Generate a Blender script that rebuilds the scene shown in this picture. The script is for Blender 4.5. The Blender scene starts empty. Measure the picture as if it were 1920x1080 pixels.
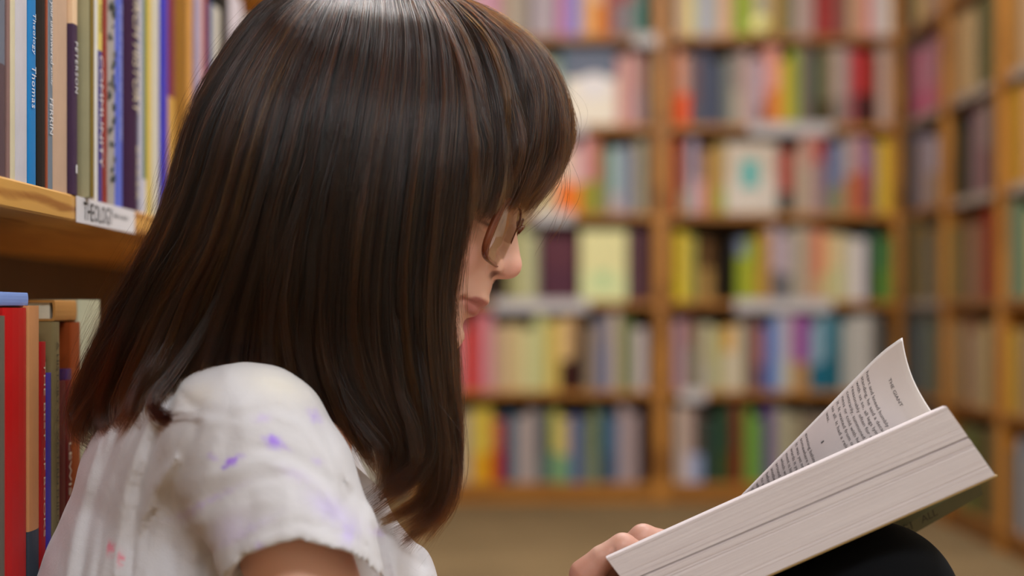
import bpy, math, random
import numpy as np
from mathutils import Vector, Matrix

random.seed(7)
rng = np.random.default_rng(11)
SC = bpy.context.scene
COL = SC.collection

# ------------------------------------------------------------------ camera, world, light, exposure
F = 1920 * 50.0 / 36.0                      # focal length in pixels of the 1920 px frame
CAMZ = 0.66                                 # lens height: the photographer crouches at the reader's eye level
HY = 580.0                                  # horizon row

cam_data = bpy.data.cameras.new('camera')
cam_data.lens = 50.0
cam_data.sensor_width = 36.0
cam_data.shift_y = (HY - 540.0) / 1920.0
cam_data.clip_start = 0.05
cam_data.clip_end = 50
cam_data.dof.use_dof = True
cam_data.dof.focus_distance = 1.012
cam_data.dof.aperture_fstop = 2.45
cam = bpy.data.objects.new('camera', cam_data)
COL.objects.link(cam)
cam.location = (0, 0, CAMZ)
cam.rotation_euler = (math.radians(90), 0, 0)
SC.camera = cam

world = bpy.data.worlds.new('world')
SC.world = world
world.use_nodes = True
world.node_tree.nodes['Background'].inputs[0].default_value = (1.0, 0.86, 0.72, 1)
world.node_tree.nodes['Background'].inputs[1].default_value = 0.16

SC.view_settings.view_transform = 'Standard'
SC.view_settings.look = 'None'
SC.view_settings.exposure = 0.66
SC.view_settings.gamma = 1.0
SC.view_settings.use_curve_mapping = False

LIGHTS = [  # x, y, size x, size y, power, colour : ceiling light panels of the shop
    (0.35, -1.35, 1.5, 0.6, 47, (0.84, 0.93, 1.0)),
    (1.00, 1.10, 0.4, 1.2, 22, (0.86, 0.94, 1.0)),
    (0.10, 2.75, 1.3, 0.4, 37, (0.95, 0.95, 0.95)),
]
CEIL = 2.75
for (lx, ly, sx, sy, pw, lc) in LIGHTS:
    ld = bpy.data.lights.new('ceiling_lamp_light', 'AREA')
    ld.shape = 'RECTANGLE'
    ld.size, ld.size_y, ld.energy, ld.color = sx, sy, pw, lc
    lo = bpy.data.objects.new('ceiling_lamp_light', ld)
    COL.objects.link(lo)
    lo.location = (lx, ly, CEIL - 0.08)


def W(px, py, Y):
    return np.array([(px - 960.0) / F * Y, Y, CAMZ - (py - HY) / F * Y])


# ------------------------------------------------------------------ helpers
def lin(c):
    if isinstance(c, str):
        c = [int(c[i:i + 2], 16) / 255.0 for i in (0, 2, 4)]
    return tuple(((v / 12.92) if v <= 0.04045 else ((v + 0.055) / 1.055) ** 2.4) for v in c)


def mesh_obj(name, verts, faces, mat=None, parent=None, smooth=False, mats=None, midx=None):
    me = bpy.data.meshes.new(name)
    me.from_pydata([tuple(map(float, v)) for v in verts], [], [tuple(int(i) for i in f) for f in faces])
    me.update()
    o = bpy.data.objects.new(name, me)
    COL.objects.link(o)
    for m in (mats or ([mat] if mat else [])):
        me.materials.append(m)
    if midx is not None:
        me.polygons.foreach_set('material_index', np.array(midx, dtype=np.int32))
    if smooth:
        me.polygons.foreach_set('use_smooth', np.ones(len(me.polygons), dtype=bool))
    if parent is not None:
        o.parent = parent
    return o


def tag(o, label=None, cat=None, group=None, kind=None):
    if label:
        o['label'] = label
    if cat:
        o['category'] = cat
    if group:
        o['group'] = group
    if kind:
        o['kind'] = kind
    return o


def empty(name, loc=(0, 0, 0)):
    o = bpy.data.objects.new(name, None)
    COL.objects.link(o)
    o.location = loc
    o.empty_display_size = 0.02
    return o


class MB:
    def __init__(s):
        s.v, s.f, s.m = [], [], []

    def add(s, v, f, m=0):
        b = len(s.v)
        s.v += [tuple(p) for p in v]
        s.f += [tuple(i + b for i in q) for q in f]
        s.m += [m] * len(f)

    def box(s, x0, x1, y0, y1, z0, z1, m=0):
        v = [(x, y, z) for x in (x0, x1) for y in (y0, y1) for z in (z0, z1)]
        s.add(v, [(0, 1, 3, 2), (4, 6, 7, 5), (0, 4, 5, 1), (2, 3, 7, 6), (0, 2, 6, 4), (1, 5, 7, 3)], m)

    def bevbox(s, x0, x1, y0, y1, z0, z1, b=0.002, m=0):
        # box with chamfered edges, drawn as a small loft along z
        def ring(z, i):
            a0, a1, c0, c1 = x0 + i, x1 - i, y0 + i, y1 - i
            return [(a0 + b, c0, z), (a1 - b, c0, z), (a1, c0 + b, z), (a1, c1 - b, z),
                    (a1 - b, c1, z), (a0 + b, c1, z), (a0, c1 - b, z), (a0, c0 + b, z)]
        rs = [ring(z0, b), ring(z0 + b, 0), ring(z1 - b, 0), ring(z1, b)]
        v = sum(rs, [])
        f = [tuple(range(7, -1, -1)), tuple(range(24, 32))]
        for k in range(3):
            for i in range(8):
                j = (i + 1) % 8
                f.append((k * 8 + i, k * 8 + j, k * 8 + 8 + j, k * 8 + 8 + i))
        s.add(v, f, m)

    def build(s, name, mat=None, parent=None, smooth=False, mats=None):
        return mesh_obj(name, s.v, s.f, mat, parent, smooth, mats, s.m if mats else None)


def node_mat(name):
    m = bpy.data.materials.new(name)
    m.use_nodes = True
    nt = m.node_tree
    return m, nt, nt.nodes['Principled BSDF']


def simple(name, col, rough=0.6, spec=0.4, bump=0.0, bscale=200.0, var=0.0):
    m, nt, p = node_mat(name)
    c = lin(col)
    p.inputs['Base Color'].default_value = (*c, 1)
    p.inputs['Roughness'].default_value = rough
    p.inputs['Specular IOR Level'].default_value = spec
    if bump or var:
        tc = nt.nodes.new('ShaderNodeTexCoord')
        nz = nt.nodes.new('ShaderNodeTexNoise')
        nz.inputs['Scale'].default_value = bscale
        nz.inputs['Detail'].default_value = 4
        nt.links.new(tc.outputs['Object'], nz.inputs['Vector'])
        if bump:
            b = nt.nodes.new('ShaderNodeBump')
            b.inputs['Strength'].default_value = bump
            b.inputs['Distance'].default_value = 0.001
            nt.links.new(nz.outputs['Fac'], b.inputs['Height'])
            nt.links.new(b.outputs['Normal'], p.inputs['Normal'])
        if var:
            mx = nt.nodes.new('ShaderNodeMixRGB')
            mx.inputs[1].default_value = (*[v * (1 - var) for v in c], 1)
            mx.inputs[2].default_value = (*[min(1, v * (1 + var)) for v in c], 1)
            nt.links.new(nz.outputs['Fac'], mx.inputs[0])
            nt.links.new(mx.outputs[0], p.inputs['Base Color'])
    return m


def wood(name, c1, c2, axis='X', rough=0.42, scale=1.0):
    m, nt, p = node_mat(name)
    tc = nt.nodes.new('ShaderNodeTexCoord')
    mp = nt.nodes.new('ShaderNodeMapping')
    s = {'X': (1.2, 9, 9), 'Y': (9, 1.2, 9), 'Z': (9, 9, 1.2)}[axis]
    mp.inputs['Scale'].default_value = tuple(v * scale for v in s)
    nt.links.new(tc.outputs['Object'], mp.inputs['Vector'])
    nz = nt.nodes.new('ShaderNodeTexNoise')
    nz.inputs['Scale'].default_value = 2.2
    nz.inputs['Detail'].default_value = 6
    nz.inputs['Distortion'].default_value = 1.6
    nt.links.new(mp.outputs[0], nz.inputs['Vector'])
    wv = nt.nodes.new('ShaderNodeTexWave')
    wv.wave_type = 'RINGS'
    wv.inputs['Scale'].default_value = 0.9
    wv.inputs['Distortion'].default_value = 7
    wv.inputs['Detail'].default_value = 3
    nt.links.new(mp.outputs[0], wv.inputs['Vector'])
    mul = nt.nodes.new('ShaderNodeMath')
    mul.operation = 'MULTIPLY'
    nt.links.new(nz.outputs['Fac'], mul.inputs[0])
    nt.links.new(wv.outputs['Fac'], mul.inputs[1])
    cr = nt.nodes.new('ShaderNodeValToRGB')
    cr.color_ramp.elements[0].position = 0.25
    cr.color_ramp.elements[0].color = (*lin(c1), 1)
    cr.color_ramp.elements[1].position = 0.6
    cr.color_ramp.elements[1].color = (*lin(c2), 1)
    nt.links.new(mul.outputs[0], cr.inputs[0])
    nt.links.new(cr.outputs[0], p.inputs['Base Color'])
    p.inputs['Roughness'].default_value = rough
    return m


M_wood = wood('honey_shelf_wood', 'b0742c', '8a5318', 'X')
M_woodz = wood('honey_upright_wood', 'b87a30', '905a1c', 'Z')
M_woody = wood('dimmed_side_wood', '94602a', '704418', 'Y')  # boards darkened in colour for the dimmer light along the right wall
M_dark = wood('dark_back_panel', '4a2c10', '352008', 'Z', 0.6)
M_near = wood('near_shelf_wood', 'd8a052', 'a5682c', 'Y', 0.35, 3.0)
M_label = simple('shelf_label_card', 'c8c0c0', 0.6, var=0.05, bscale=30)
M_label2 = simple('dull_label_card', '9c8e84', 0.7)  # duller card for the right wall labels
M_near_label = simple('printed_label_card', 'dcd6da', 0.55, var=0.03, bscale=60)
M_ink = simple('black_ink', '17151a', 0.6)
M_smudge = simple('grey_smudge', '6d6258', 0.7, var=0.3, bscale=300)
M_wall = simple('painted_wall', 'c0b8a8', 0.85, bump=0.2, bscale=80)
M_ceil = simple('ceiling_paint', 'd8d0c4', 0.9)
M_page = simple('paper_page_block', 'd9cdb8', 0.8, var=0.12, bscale=120)


def carpet():
    m, nt, p = node_mat('olive_brown_carpet')
    tc = nt.nodes.new('ShaderNodeTexCoord')
    n1 = nt.nodes.new('ShaderNodeTexNoise')
    n1.inputs['Scale'].default_value = 160
    n1.inputs['Detail'].default_value = 5
    n2 = nt.nodes.new('ShaderNodeTexNoise')
    n2.inputs['Scale'].default_value = 2.5
    nt.links.new(tc.outputs['Object'], n1.inputs['Vector'])
    nt.links.new(tc.outputs['Object'], n2.inputs['Vector'])
    mx = nt.nodes.new('ShaderNodeMixRGB')
    mx.inputs[1].default_value = (*lin('745f42'), 1)
    mx.inputs[2].default_value = (*lin('a88c66'), 1)
    nt.links.new(n1.outputs['Fac'], mx.inputs[0])
    mx2 = nt.nodes.new('ShaderNodeMixRGB')
    mx2.blend_type = 'MULTIPLY'
    mx2.inputs[0].default_value = 0.5
    nt.links.new(mx.outputs[0], mx2.inputs[1])
    nt.links.new(n2.outputs['Fac'], mx2.inputs[2])
    nt.links.new(mx2.outputs[0], p.inputs['Base Color'])
    p.inputs['Roughness'].default_value = 0.95
    p.inputs['Specular IOR Level'].default_value = 0.1
    b = nt.nodes.new('ShaderNodeBump')
    b.inputs['Strength'].default_value = 0.6
    b.inputs['Distance'].default_value = 0.004
    nt.links.new(n1.outputs['Fac'], b.inputs['Height'])
    nt.links.new(b.outputs['Normal'], p.inputs['Normal'])
    return m


def book_material():
    """printed cover: colour of the object, a second colour below/above a band height, worn edges"""
    m, nt, p = node_mat('printed_book_cover')

    def attr(n):
        a = nt.nodes.new('ShaderNodeAttribute')
        a.attribute_type = 'OBJECT'
        a.attribute_name = n
        return a
    a1, a2, a3 = attr('["tone_a"]'), attr('["tone_b"]'), attr('["band"]')
    tc = nt.nodes.new('ShaderNodeTexCoord')
    sep = nt.nodes.new('ShaderNodeSeparateXYZ')
    nt.links.new(tc.outputs['Object'], sep.inputs[0])
    lt = nt.nodes.new('ShaderNodeMath')
    lt.operation = 'LESS_THAN'
    nt.links.new(sep.outputs['Z'], lt.inputs[0])
    nt.links.new(a3.outputs['Fac'], lt.inputs[1])
    mx = nt.nodes.new('ShaderNodeMixRGB')
    nt.links.new(lt.outputs[0], mx.inputs[0])
    nt.links.new(a1.outputs['Color'], mx.inputs[1])
    nt.links.new(a2.outputs['Color'], mx.inputs[2])
    nz = nt.nodes.new('ShaderNodeTexNoise')
    nz.inputs['Scale'].default_value = 40
    nz.inputs['Detail'].default_value = 5
    nt.links.new(tc.outputs['Object'], nz.inputs['Vector'])
    mr = nt.nodes.new('ShaderNodeMapRange')
    mr.inputs[3].default_value = 0.88
    mr.inputs[4].default_value = 1.1
    nt.links.new(nz.outputs['Fac'], mr.inputs[0])
    vm = nt.nodes.new('ShaderNodeVectorMath')
    vm.operation = 'SCALE'
    nt.links.new(mx.outputs[0], vm.inputs[0])
    nt.links.new(mr.outputs[0], vm.inputs['Scale'])
    nt.links.new(vm.outputs[0], p.inputs['Base Color'])
    p.inputs['Roughness'].default_value = 0.45
    p.inputs['Specular IOR Level'].default_value = 0.22
    return m


M_book = book_material()

COLOURS = [('white', 'ddd8d4'), ('cream', 'd8cca4'), ('light grey', 'b4acab'), ('grey', '8c8888'),
           ('dark grey', '55545a'), ('black', '22201e'), ('red', 'b03028'), ('dark red', '6e2420'),
           ('pink', 'c88898'), ('orange', 'd87838'), ('peach', 'd4a484'), ('yellow', 'c8a838'),
           ('pale yellow', 'd0c078'), ('olive', '80783c'), ('green', '6c9440'), ('dark green', '30442c'),
           ('teal', '4c8484'), ('blue', '3c66b0'), ('dark blue', '343c5c'), ('pale blue', '90a4b4'),
           ('purple', '6a4c90'), ('dark purple', '3a1c40'), ('lavender', 'a898b0'), ('brown', '74502c'),
           ('dark brown', '402818'), ('tan', 'b09470'), ('maroon', '5c2834'), ('mauve', '8c7078'),
           ('greyish green', '7c8870')]


def cname(h):
    c = np.array([int(h[i:i + 2], 16) for i in (0, 2, 4)], float)
    best = min(COLOURS, key=lambda k: np.sum((c - np.array([int(k[1][i:i + 2], 16) for i in (0, 2, 4)], float)) ** 2))
    return best[0]


ORD = ['', 'first', 'second', 'third', 'fourth', 'fifth', 'sixth', 'seventh', 'eighth', 'ninth', 'tenth', 'eleventh',
       'twelfth', 'thirteenth', 'fourteenth', 'fifteenth', 'sixteenth']
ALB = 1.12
_bcache = {}


def book_mesh(w, h, d):
    """closed upright book in its own frame: spine at y=0 facing -y, width x, height z, base at 0;
    cover boards with a rounded spine, page block recessed at the head and tail"""
    key = (round(w, 4), round(h, 4), round(d, 4))
    if key in _bcache:
        return _bcache[key]
    mb = MB()
    t = min(0.0022, w * 0.12)
    # cover outline in plan: rounded spine
    n = 7
    out = []
    r = min(w * 0.5, 0.02)
    for i in range(n):
        a = math.pi * i / (n - 1)
        out.append((w / 2 - math.cos(a) * w / 2, r * 0.16 * (1 - math.sin(a))))
    outer = [(0.0, d)] + out + [(w, d)]
    inner = [(t, d)] + [(min(max(x, t), w - t), y + t) for x, y in out] + [(w - t, d)]
    k = len(outer)
    v = [(x, y, 0) for x, y in outer] + [(x, y, h) for x, y in outer] + [(x, y, 0) for x, y in inner] + [(x, y, h) for x, y in inner]
    f = []
    for i in range(k - 1):
        f.append((i, i + 1, k + i + 1, k + i))
        f.append((2 * k + i + 1, 2 * k + i, 3 * k + i, 3 * k + i + 1))
        f.append((k + i, k + i + 1, 3 * k + i + 1, 3 * k + i))
        f.append((i + 1, i, 2 * k + i, 2 * k + i + 1))
    f.append((0, k, 3 * k, 2 * k))
    f.append((k - 1, 3 * k - 1, 4 * k - 1, 2 * k - 1))
    mb.add(v, f, 0)
    mb.box(t, w - t, t + 0.002 + r * 0.16, d - 0.004, 0.0025, h - 0.0035, 1)
    me = bpy.data.meshes.new('book_mesh')
    me.from_pydata(mb.v, [], mb.f)
    me.materials.append(M_book)
    me.materials.append(M_page)
    me.polygons.foreach_set('material_index', np.array(mb.m, dtype=np.int32))
    me.update()
    _bcache[key] = me
    return me


def put_book(name, me, loc, rotz, ca, cb=None, band=-1.0, tilt=0.0, alb=None):
    o = bpy.data.objects.new(name, me)
    COL.objects.link(o)
    o.location = loc
    o.rotation_euler = (0, tilt, rotz)
    k = ALB if alb is None else alb
    o['tone_a'] = [min(0.9, v * k) for v in lin(ca)]
    o['tone_b'] = [min(0.9, v * k) for v in lin(cb or ca)]
    o['band'] = float(band)
    return o


# ------------------------------------------------------------------ room
YB = 4.82            # front of the back bookcase
SB = F / YB          # px per metre there
XR = (1690 - 960) / SB   # front plane of the right-hand bookcase
XL = -0.34           # front plane of the near left bookcase
RX0, RX1, RY0, RY1 = -0.66, XR + 0.32, -2.6, YB + 0.32


def quad(name, pts, mat):
    o = mesh_obj(name, pts, [(0, 1, 2, 3)], mat)
    o['kind'] = 'structure'
    return o


def slab(name, x0, x1, y0, y1, z0, z1, mat):
    mb = MB()
    mb.box(x0, x1, y0, y1, z0, z1)
    o = mb.build(name, mat)
    o['kind'] = 'structure'
    return o


slab('floor', RX0 - .1, RX1 + .1, RY0 - .1, RY1 + .1, -0.05, 0.0, carpet())
slab('ceiling', RX0 - .1, RX1 + .1, RY0 - .1, RY1 + .1, CEIL, CEIL + 0.05, M_ceil)
slab('wall_back', RX0 - .1, RX1 + .1, RY1, RY1 + .1, 0, CEIL, M_wall)
slab('wall_right', RX1, RX1 + .1, RY0 - .1, RY1, 0, CEIL, M_wall)
slab('wall_left', RX0 - .1, RX0, RY0 - .1, RY1, 0, CEIL, M_wall)
slab('wall_front', RX0, RX1, RY0 - .1, RY0, 0, CEIL, M_wall)

M_lampbody = simple('white_lamp_housing', 'e8e4dc', 0.4)
mdiff, ntd, pd = node_mat('lit_diffuser')
pd.inputs['Emission Color'].default_value = (1, 0.9, 0.8, 1)
pd.inputs['Emission Strength'].default_value = 2.0
for i, (lx, ly, sx, sy, pw, lc) in enumerate(LIGHTS):
    root = empty('ceiling_light', (lx, ly, CEIL))
    tag(root, ['white ceiling light panel behind the camera', 'white ceiling light panel above the reader',
               'white ceiling light panel in front of the back bookcase'][i], 'light')
    mb = MB()
    for (a, b, c, d_) in ((-sx / 2 - .03, -sx / 2, -sy / 2 - .03, sy / 2 + .03), (sx / 2, sx / 2 + .03, -sy / 2 - .03, sy / 2 + .03),
                          (-sx / 2, sx / 2, -sy / 2 - .03, -sy / 2), (-sx / 2, sx / 2, sy / 2, sy / 2 + .03)):
        mb.box(a, b, c, d_, -0.06, -0.0005)
    mb.build('lamp_housing', M_lampbody, root)
    mb = MB()
    mb.box(-sx / 2, sx / 2, -sy / 2, sy / 2, -0.05, -0.03)
    mb.build('diffuser', mdiff, root)

# ------------------------------------------------------------------ back and right bookcases
BT = 0.024
ROWY = [66, 233, 399, 564, 733, 906]                        # image rows of the board tops
ZT = [CAMZ - (y - HY) / SB for y in ROWY]                   # board tops, first = highest in view
PITCH = (ZT[0] - ZT[5]) / 5
ZALL = [ZT[0] + PITCH, *ZT]
UPX = [790, 1240, 1690]
DEPTH = 0.27


def xb(px):
    return (px - 960) / SB


bays = [('left', xb(UPX[0]), xb(UPX[1])), ('right', xb(UPX[1]), xb(UPX[2]))]
UW = 0.05
LABELS_BACK = {  # shelf index -> list of (px0, px1)
    0: [(1188, 1232)], 1: [(1040, 1100), (1405, 1560)], 2: [(1000, 1075)], 3: [(925, 1105), (1378, 1560)], 4: [(1275, 1325)]}
for bi, (bn, x0, x1) in enumerate(bays):
    root = empty('bookcase', ((x0 + x1) / 2, YB, 0))
    tag(root, 'honey wood bookcase bay against the back wall, %s of the middle upright' % bn, 'bookcase', 'back wall bookcase bays')
    L = lambda x: x - (x0 + x1) / 2
    for k, z in enumerate(ZALL):
        mb = MB()
        mb.bevbox(L(x0) + UW / 2, L(x1) - UW / 2, 0.0, DEPTH, z - BT, z)
        b = mb.build('shelf_board', M_wood, root)
        if k >= 1:
            for (pa, pb) in LABELS_BACK.get(k - 1, []):
                a, c = xb(pa), xb(pb)
                if a >= x0 - .03 and c <= x1 + .03:
                    mb = MB()
                    mb.box(max(L(a), L(x0) + UW / 2 - .02), min(L(c), L(x1) - UW / 2 + .02), -0.0022, -0.0002, z - 0.036, z + 0.006)
                    mb.build('shelf_label', M_label, b)
    mb = MB()
    mb.bevbox(L(x0) + UW / 2, L(x1) - UW / 2, 0.012, 0.03, 0.0, ZT[5] - BT)
    mb.build('plinth', M_wood, root)
    for s, x in ((0, x0), (1, x1)):
        if bi == 1 and s == 0:
            continue
        if bi == 1 and s == 1:
            mb = MB()
            mb.bevbox(L(x) - UW / 2, L(x) + UW / 2 - 0.02, 0.0, DEPTH, 0, ZALL[0] + .3)
        else:
            mb = MB()
            mb.bevbox(L(x) - UW / 2, L(x) + UW / 2, 0.0, DEPTH, 0, ZALL[0] + .3)
        mb.build('upright', M_woodz, root)
    mb = MB()
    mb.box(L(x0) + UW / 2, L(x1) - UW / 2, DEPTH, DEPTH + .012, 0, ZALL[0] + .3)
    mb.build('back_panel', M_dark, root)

# right-hand bookcase, running towards the camera
def yr(px):
    return XR * F / (px - 960)


RUP = [1690, 1768, 1871, 2010]
ry = [YB - 0.002, yr(1768), yr(1871), yr(2010)]
RNAME = ['in the corner', 'second from the corner', 'third from the corner']
for bi in range(3):
    y1, y0 = ry[bi], ry[bi + 1]
    cy = (y0 + y1) / 2
    root = empty('bookcase', (XR, cy, 0))
    tag(root, 'narrow honey wood bookcase bay on the right wall, %s' % RNAME[bi], 'bookcase', 'right wall bookcase bays')
    for k, z in enumerate(ZALL):
        mb = MB()
        mb.bevbox(0.002, DEPTH, y0 - cy + 0.018, y1 - cy - 0.018, z - BT, z)
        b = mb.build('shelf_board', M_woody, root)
        if (bi, k) in ((1, 2), (2, 2), (0, 2), (1, 3), (0, 4), (2, 3)):
            mb = MB()
            mb.box(-0.0005, 0.0015, y0 - cy + .06, y1 - cy - .1, z - 0.023, z + 0.001)
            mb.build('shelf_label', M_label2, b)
    mb = MB()
    mb.bevbox(0.014, 0.03, y0 - cy + 0.018, y1 - cy - 0.018, 0, ZT[5] - BT)
    mb.build('plinth', M_woody, root)
    mb = MB()
    mb.bevbox(0, DEPTH, y0 - cy - 0.018, y0 - cy + 0.018, 0, ZALL[0] + .3)
    mb.build('upright', M_woodz, root)
    mb = MB()
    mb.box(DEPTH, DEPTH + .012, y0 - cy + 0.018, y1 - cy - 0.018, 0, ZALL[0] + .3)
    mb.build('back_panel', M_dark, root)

# ------------------------------------------------------------------ background books
# per shelf: (x0, x1, colour[, lower colour, fraction][, 'face']) in picture columns
ROWS = [
    [(846, 868, 'a09c84'), (868, 886, 'a8a48c'), (886, 908, 'd0a0b0'), (908, 936, 'c890a8'), (936, 949, 'a88470'), (949, 988, 'b0a090'),
     (988, 1001, '786e70'), (1001, 1036, 'b8a8b0'), (1036, 1044, '8a7c80'), (1044, 1066, 'c07ca8'), (1066, 1090, '8084c8'),
     (1090, 1110, 'dca874'), (1110, 1136, 'd8b090', 'd88838', .45), (1136, 1150, 'a84430'), (1150, 1190, '985050', '84787c', .5),
     (1190, 1213, '6c8078', '4c7c70', .5),
     (1268, 1290, 'd4b494'), (1290, 1306, 'd0c87c'), (1306, 1318, 'b8b4c4'), (1318, 1332, 'a8b0bc'), (1332, 1352, 'b8b0a8'),
     (1352, 1376, 'd8a884'), (1376, 1400, '84a42c'), (1400, 1416, 'b4b04c'), (1416, 1446, 'b0a890'), (1446, 1468, 'b48c44'),
     (1468, 1490, '74704c'), (1490, 1528, 'b49c94'), (1528, 1568, '98302c'), (1568, 1590, '7c5048'), (1590, 1618, 'c09878'),
     (1618, 1636, 'd88880'), (1636, 1658, 'ccb8b8'), (1658, 1675, 'd8d0c8')],
    [(960, 1000, 'c0a880'), (1000, 1028, 'bcb498'), (1028, 1050, 'a8b09c'), (1050, 1060, '4c6c74'),
     (1060, 1156, '646a7c', 'e8dccc', .62, 'face'), (1156, 1178, 'c89088'), (1178, 1192, 'c8a098'), (1192, 1206, 'a05c64', '8c6078', .5),
     (1206, 1214, 'b0a088'),
     (1266, 1280, 'dc8c60', 'e86830', .4), (1280, 1294, 'b09088', 'e05024', .45), (1294, 1312, '705050', '5c5458', .3),
     (1312, 1356, '4c5064'), (1356, 1372, '747870'), (1372, 1392, '908078', 'a89c8c', .5), (1392, 1408, 'b89c94'),
     (1408, 1422, 'b898a0'), (1422, 1434, 'a89cb0', '50505c', .3), (1434, 1464, 'dc9484', 'd07438', .45),
     (1464, 1482, 'd0a838'), (1482, 1500, '8ca030'), (1500, 1522, '786860'), (1522, 1546, '3c5038', '2c3418', .35),
     (1546, 1564, '8c7858', '5c4420', .3), (1564, 1592, 'a8948c', '847870', .35), (1592, 1604, 'a85058'),
     (1604, 1630, 'b02420', '401410', .42), (1630, 1648, '783028', '44180f', .4), (1648, 1674, 'b89c8c')],
    [(985, 1003, 'c8b48c'), (1003, 1023, 'd0c088'), (1023, 1046, 'd0b098', 'c8b090', .5), (1046, 1068, 'dcc4a8', 'ec7020', .45), (1068, 1090, 'd8b0a8', 'e87c28', .45),
     (1090, 1106, 'cc98a0', '988c30', .42), (1106, 1126, 'b87058', '949030', .42), (1126, 1142, '747858'), (1142, 1166, '8ca4a4', 'b0a0a0', .3),
     (1166, 1180, '9898a8'), (1180, 1192, '404c68'), (1192, 1214, 'a49880'),
     (1266, 1276, 'd05c34'), (1276, 1292, '685048', '7c8868', .35), (1292, 1308, 'a494a8', 'b8a8b4', .5), (1308, 1324, '7c5c58', 'c88884', .5),
     (1324, 1344, 'b08440'), (1344, 1362, 'a88c50', '98a048', .35), (1362, 1458, 'c8b8a8', 'd0c4b8', .5, 'face'),
     (1458, 1488, 'a03c30', '2c2c28', .33), (1488, 1504, 'a89480'), (1504, 1526, 'c09080', 'b49c88', .6), (1526, 1550, 'a84840', '98787c', .65),
     (1550, 1566, '586080', '70745c', .35), (1566, 1584, '7c84a0', '8c8868', .4), (1584, 1608, 'b0988c', 'b07048', .5),
     (1608, 1628, 'a87488', 'b04c3c', .55), (1628, 1646, '786078', '605458', .4), (1646, 1674, 'd0a834')],
    [(952, 970, 'a09868'), (970, 1004, 'b0ac80'), (1004, 1012, '807c70'), (1016, 1082, '582c38', '502838', .5, 'face'),
     (1088, 1176, 'dcd49c', 'd4d8a0', .4, 'face'), (1180, 1214, '54343c', '54343c', .5, 'face'),
     (1266, 1288, 'd0b030', 'd0b428', .3), (1288, 1306, 'a0984c'), (1384, 1400, '78849c', '98a830', .72), (1400, 1424, '8c9828', 'a09824', .6),
     (1424, 1446, 'b08040'), (1446, 1484, 'b4a0a8', '686468', .4), (1484, 1512, 'a89c88'), (1512, 1530, 'b48c74'),
     (1530, 1550, 'd07c58', 'c09c70', .35), (1550, 1580, 'd0b484', 'c0b884', .5), (1580, 1600, 'c4bca0'), (1600, 1626, 'ccc0c0'),
     (1626, 1644, '28443c', '182820', .4), (1644, 1674, '487038', '587c30', .5)],
    [(848, 868, 'd09498'), (868, 886, 'bc2018'), (886, 902, 'c04c48'), (902, 924, 'c4808c'), (924, 950, 'b8987c'), (950, 978, 'c8b080'),
     (978, 1002, 'c8c08c'), (1002, 1024, 'b8b880'), (1024, 1050, 'c8ac58'), (1050, 1074, 'd0ac78', '3c1814', .42), (1074, 1084, '8c6444', '341410', .45),
     (1096, 1118, '8c7864'), (1118, 1144, '747080', '686c88', .6), (1144, 1164, 'b8a490'), (1164, 1188, '64703c'), (1188, 1214, 'b8aaa8'),
     (1266, 1284, 'b89098'), (1284, 1300, '7c5048', '787068', .6), (1300, 1316, '8c8068'), (1316, 1340, 'b4a888', 'b0a898', .4),
     (1340, 1358, 'a8a468'), (1358, 1378, 'd09850', 'c8b8a4', .6), (1378, 1396, 'c8bc9c'), (1396, 1416, '6c5450'),
     (1416, 1436, 'a86c64', '74545c', .4), (1436, 1452, '205ca8'), (1452, 1466, '8ca0c8'), (1466, 1490, 'b0a0a8', 'b4ac98', .4),
     (1490, 1520, '90448c', 'a87c48', .38), (1520, 1552, '809cac', '186078', .38), (1552, 1580, '206474', '185868', .5),
     (1580, 1604, 'a8a49c'), (1604, 1634, 'bcb4ac'), (1634, 1654, '6c645c'), (1654, 1674, '342c24')],
    [(846, 864, 'b8a088'), (864, 884, 'a89880'), (884, 922, 'c8ac40', 'd0981c', .4), (922, 946, 'b05038', 'a82018', .5), (946, 968, '285068'),
     (968, 1008, 'a89894'), (1008, 1032, '384850', '4c6060', .4), (1032, 1050, 'b8b054', '749468', .42), (1050, 1068, 'c4a870', '749c70', .42),
     (1068, 1092, '505c88'), (1092, 1108, '68705c'), (1108, 1126, '707850', '788064', .4), (1126, 1150, '24506c', '203c54', .4),
     (1150, 1160, '6c7c98'), (1160, 1198, '9c8888'), (1198, 1214, '38201c'),
     (1266, 1286, 'b8a090'), (1286, 1302, 'a89088', 'b4b0c4', .4), (1302, 1320, '504038', '8490b0', .4), (1320, 1348, '243830'),
     (1348, 1372, '28442c', '38481c', .4), (1372, 1396, '6c2818', '741c14', .4), (1396, 1432, '68903c'), (1432, 1454, '60487c'),
     (1454, 1478, 'a8a088'), (1478, 1506, '988c70'), (1506, 1530, '706050'), (1530, 1560, '8c7868'), (1560, 1590, '604838'), (1590, 1625, '807060'), (1625, 1672, '706850')],
]
SHELF = ['top', 'second', 'third', 'fourth', 'fifth', 'lowest']
groups = {}
pending = []
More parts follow.
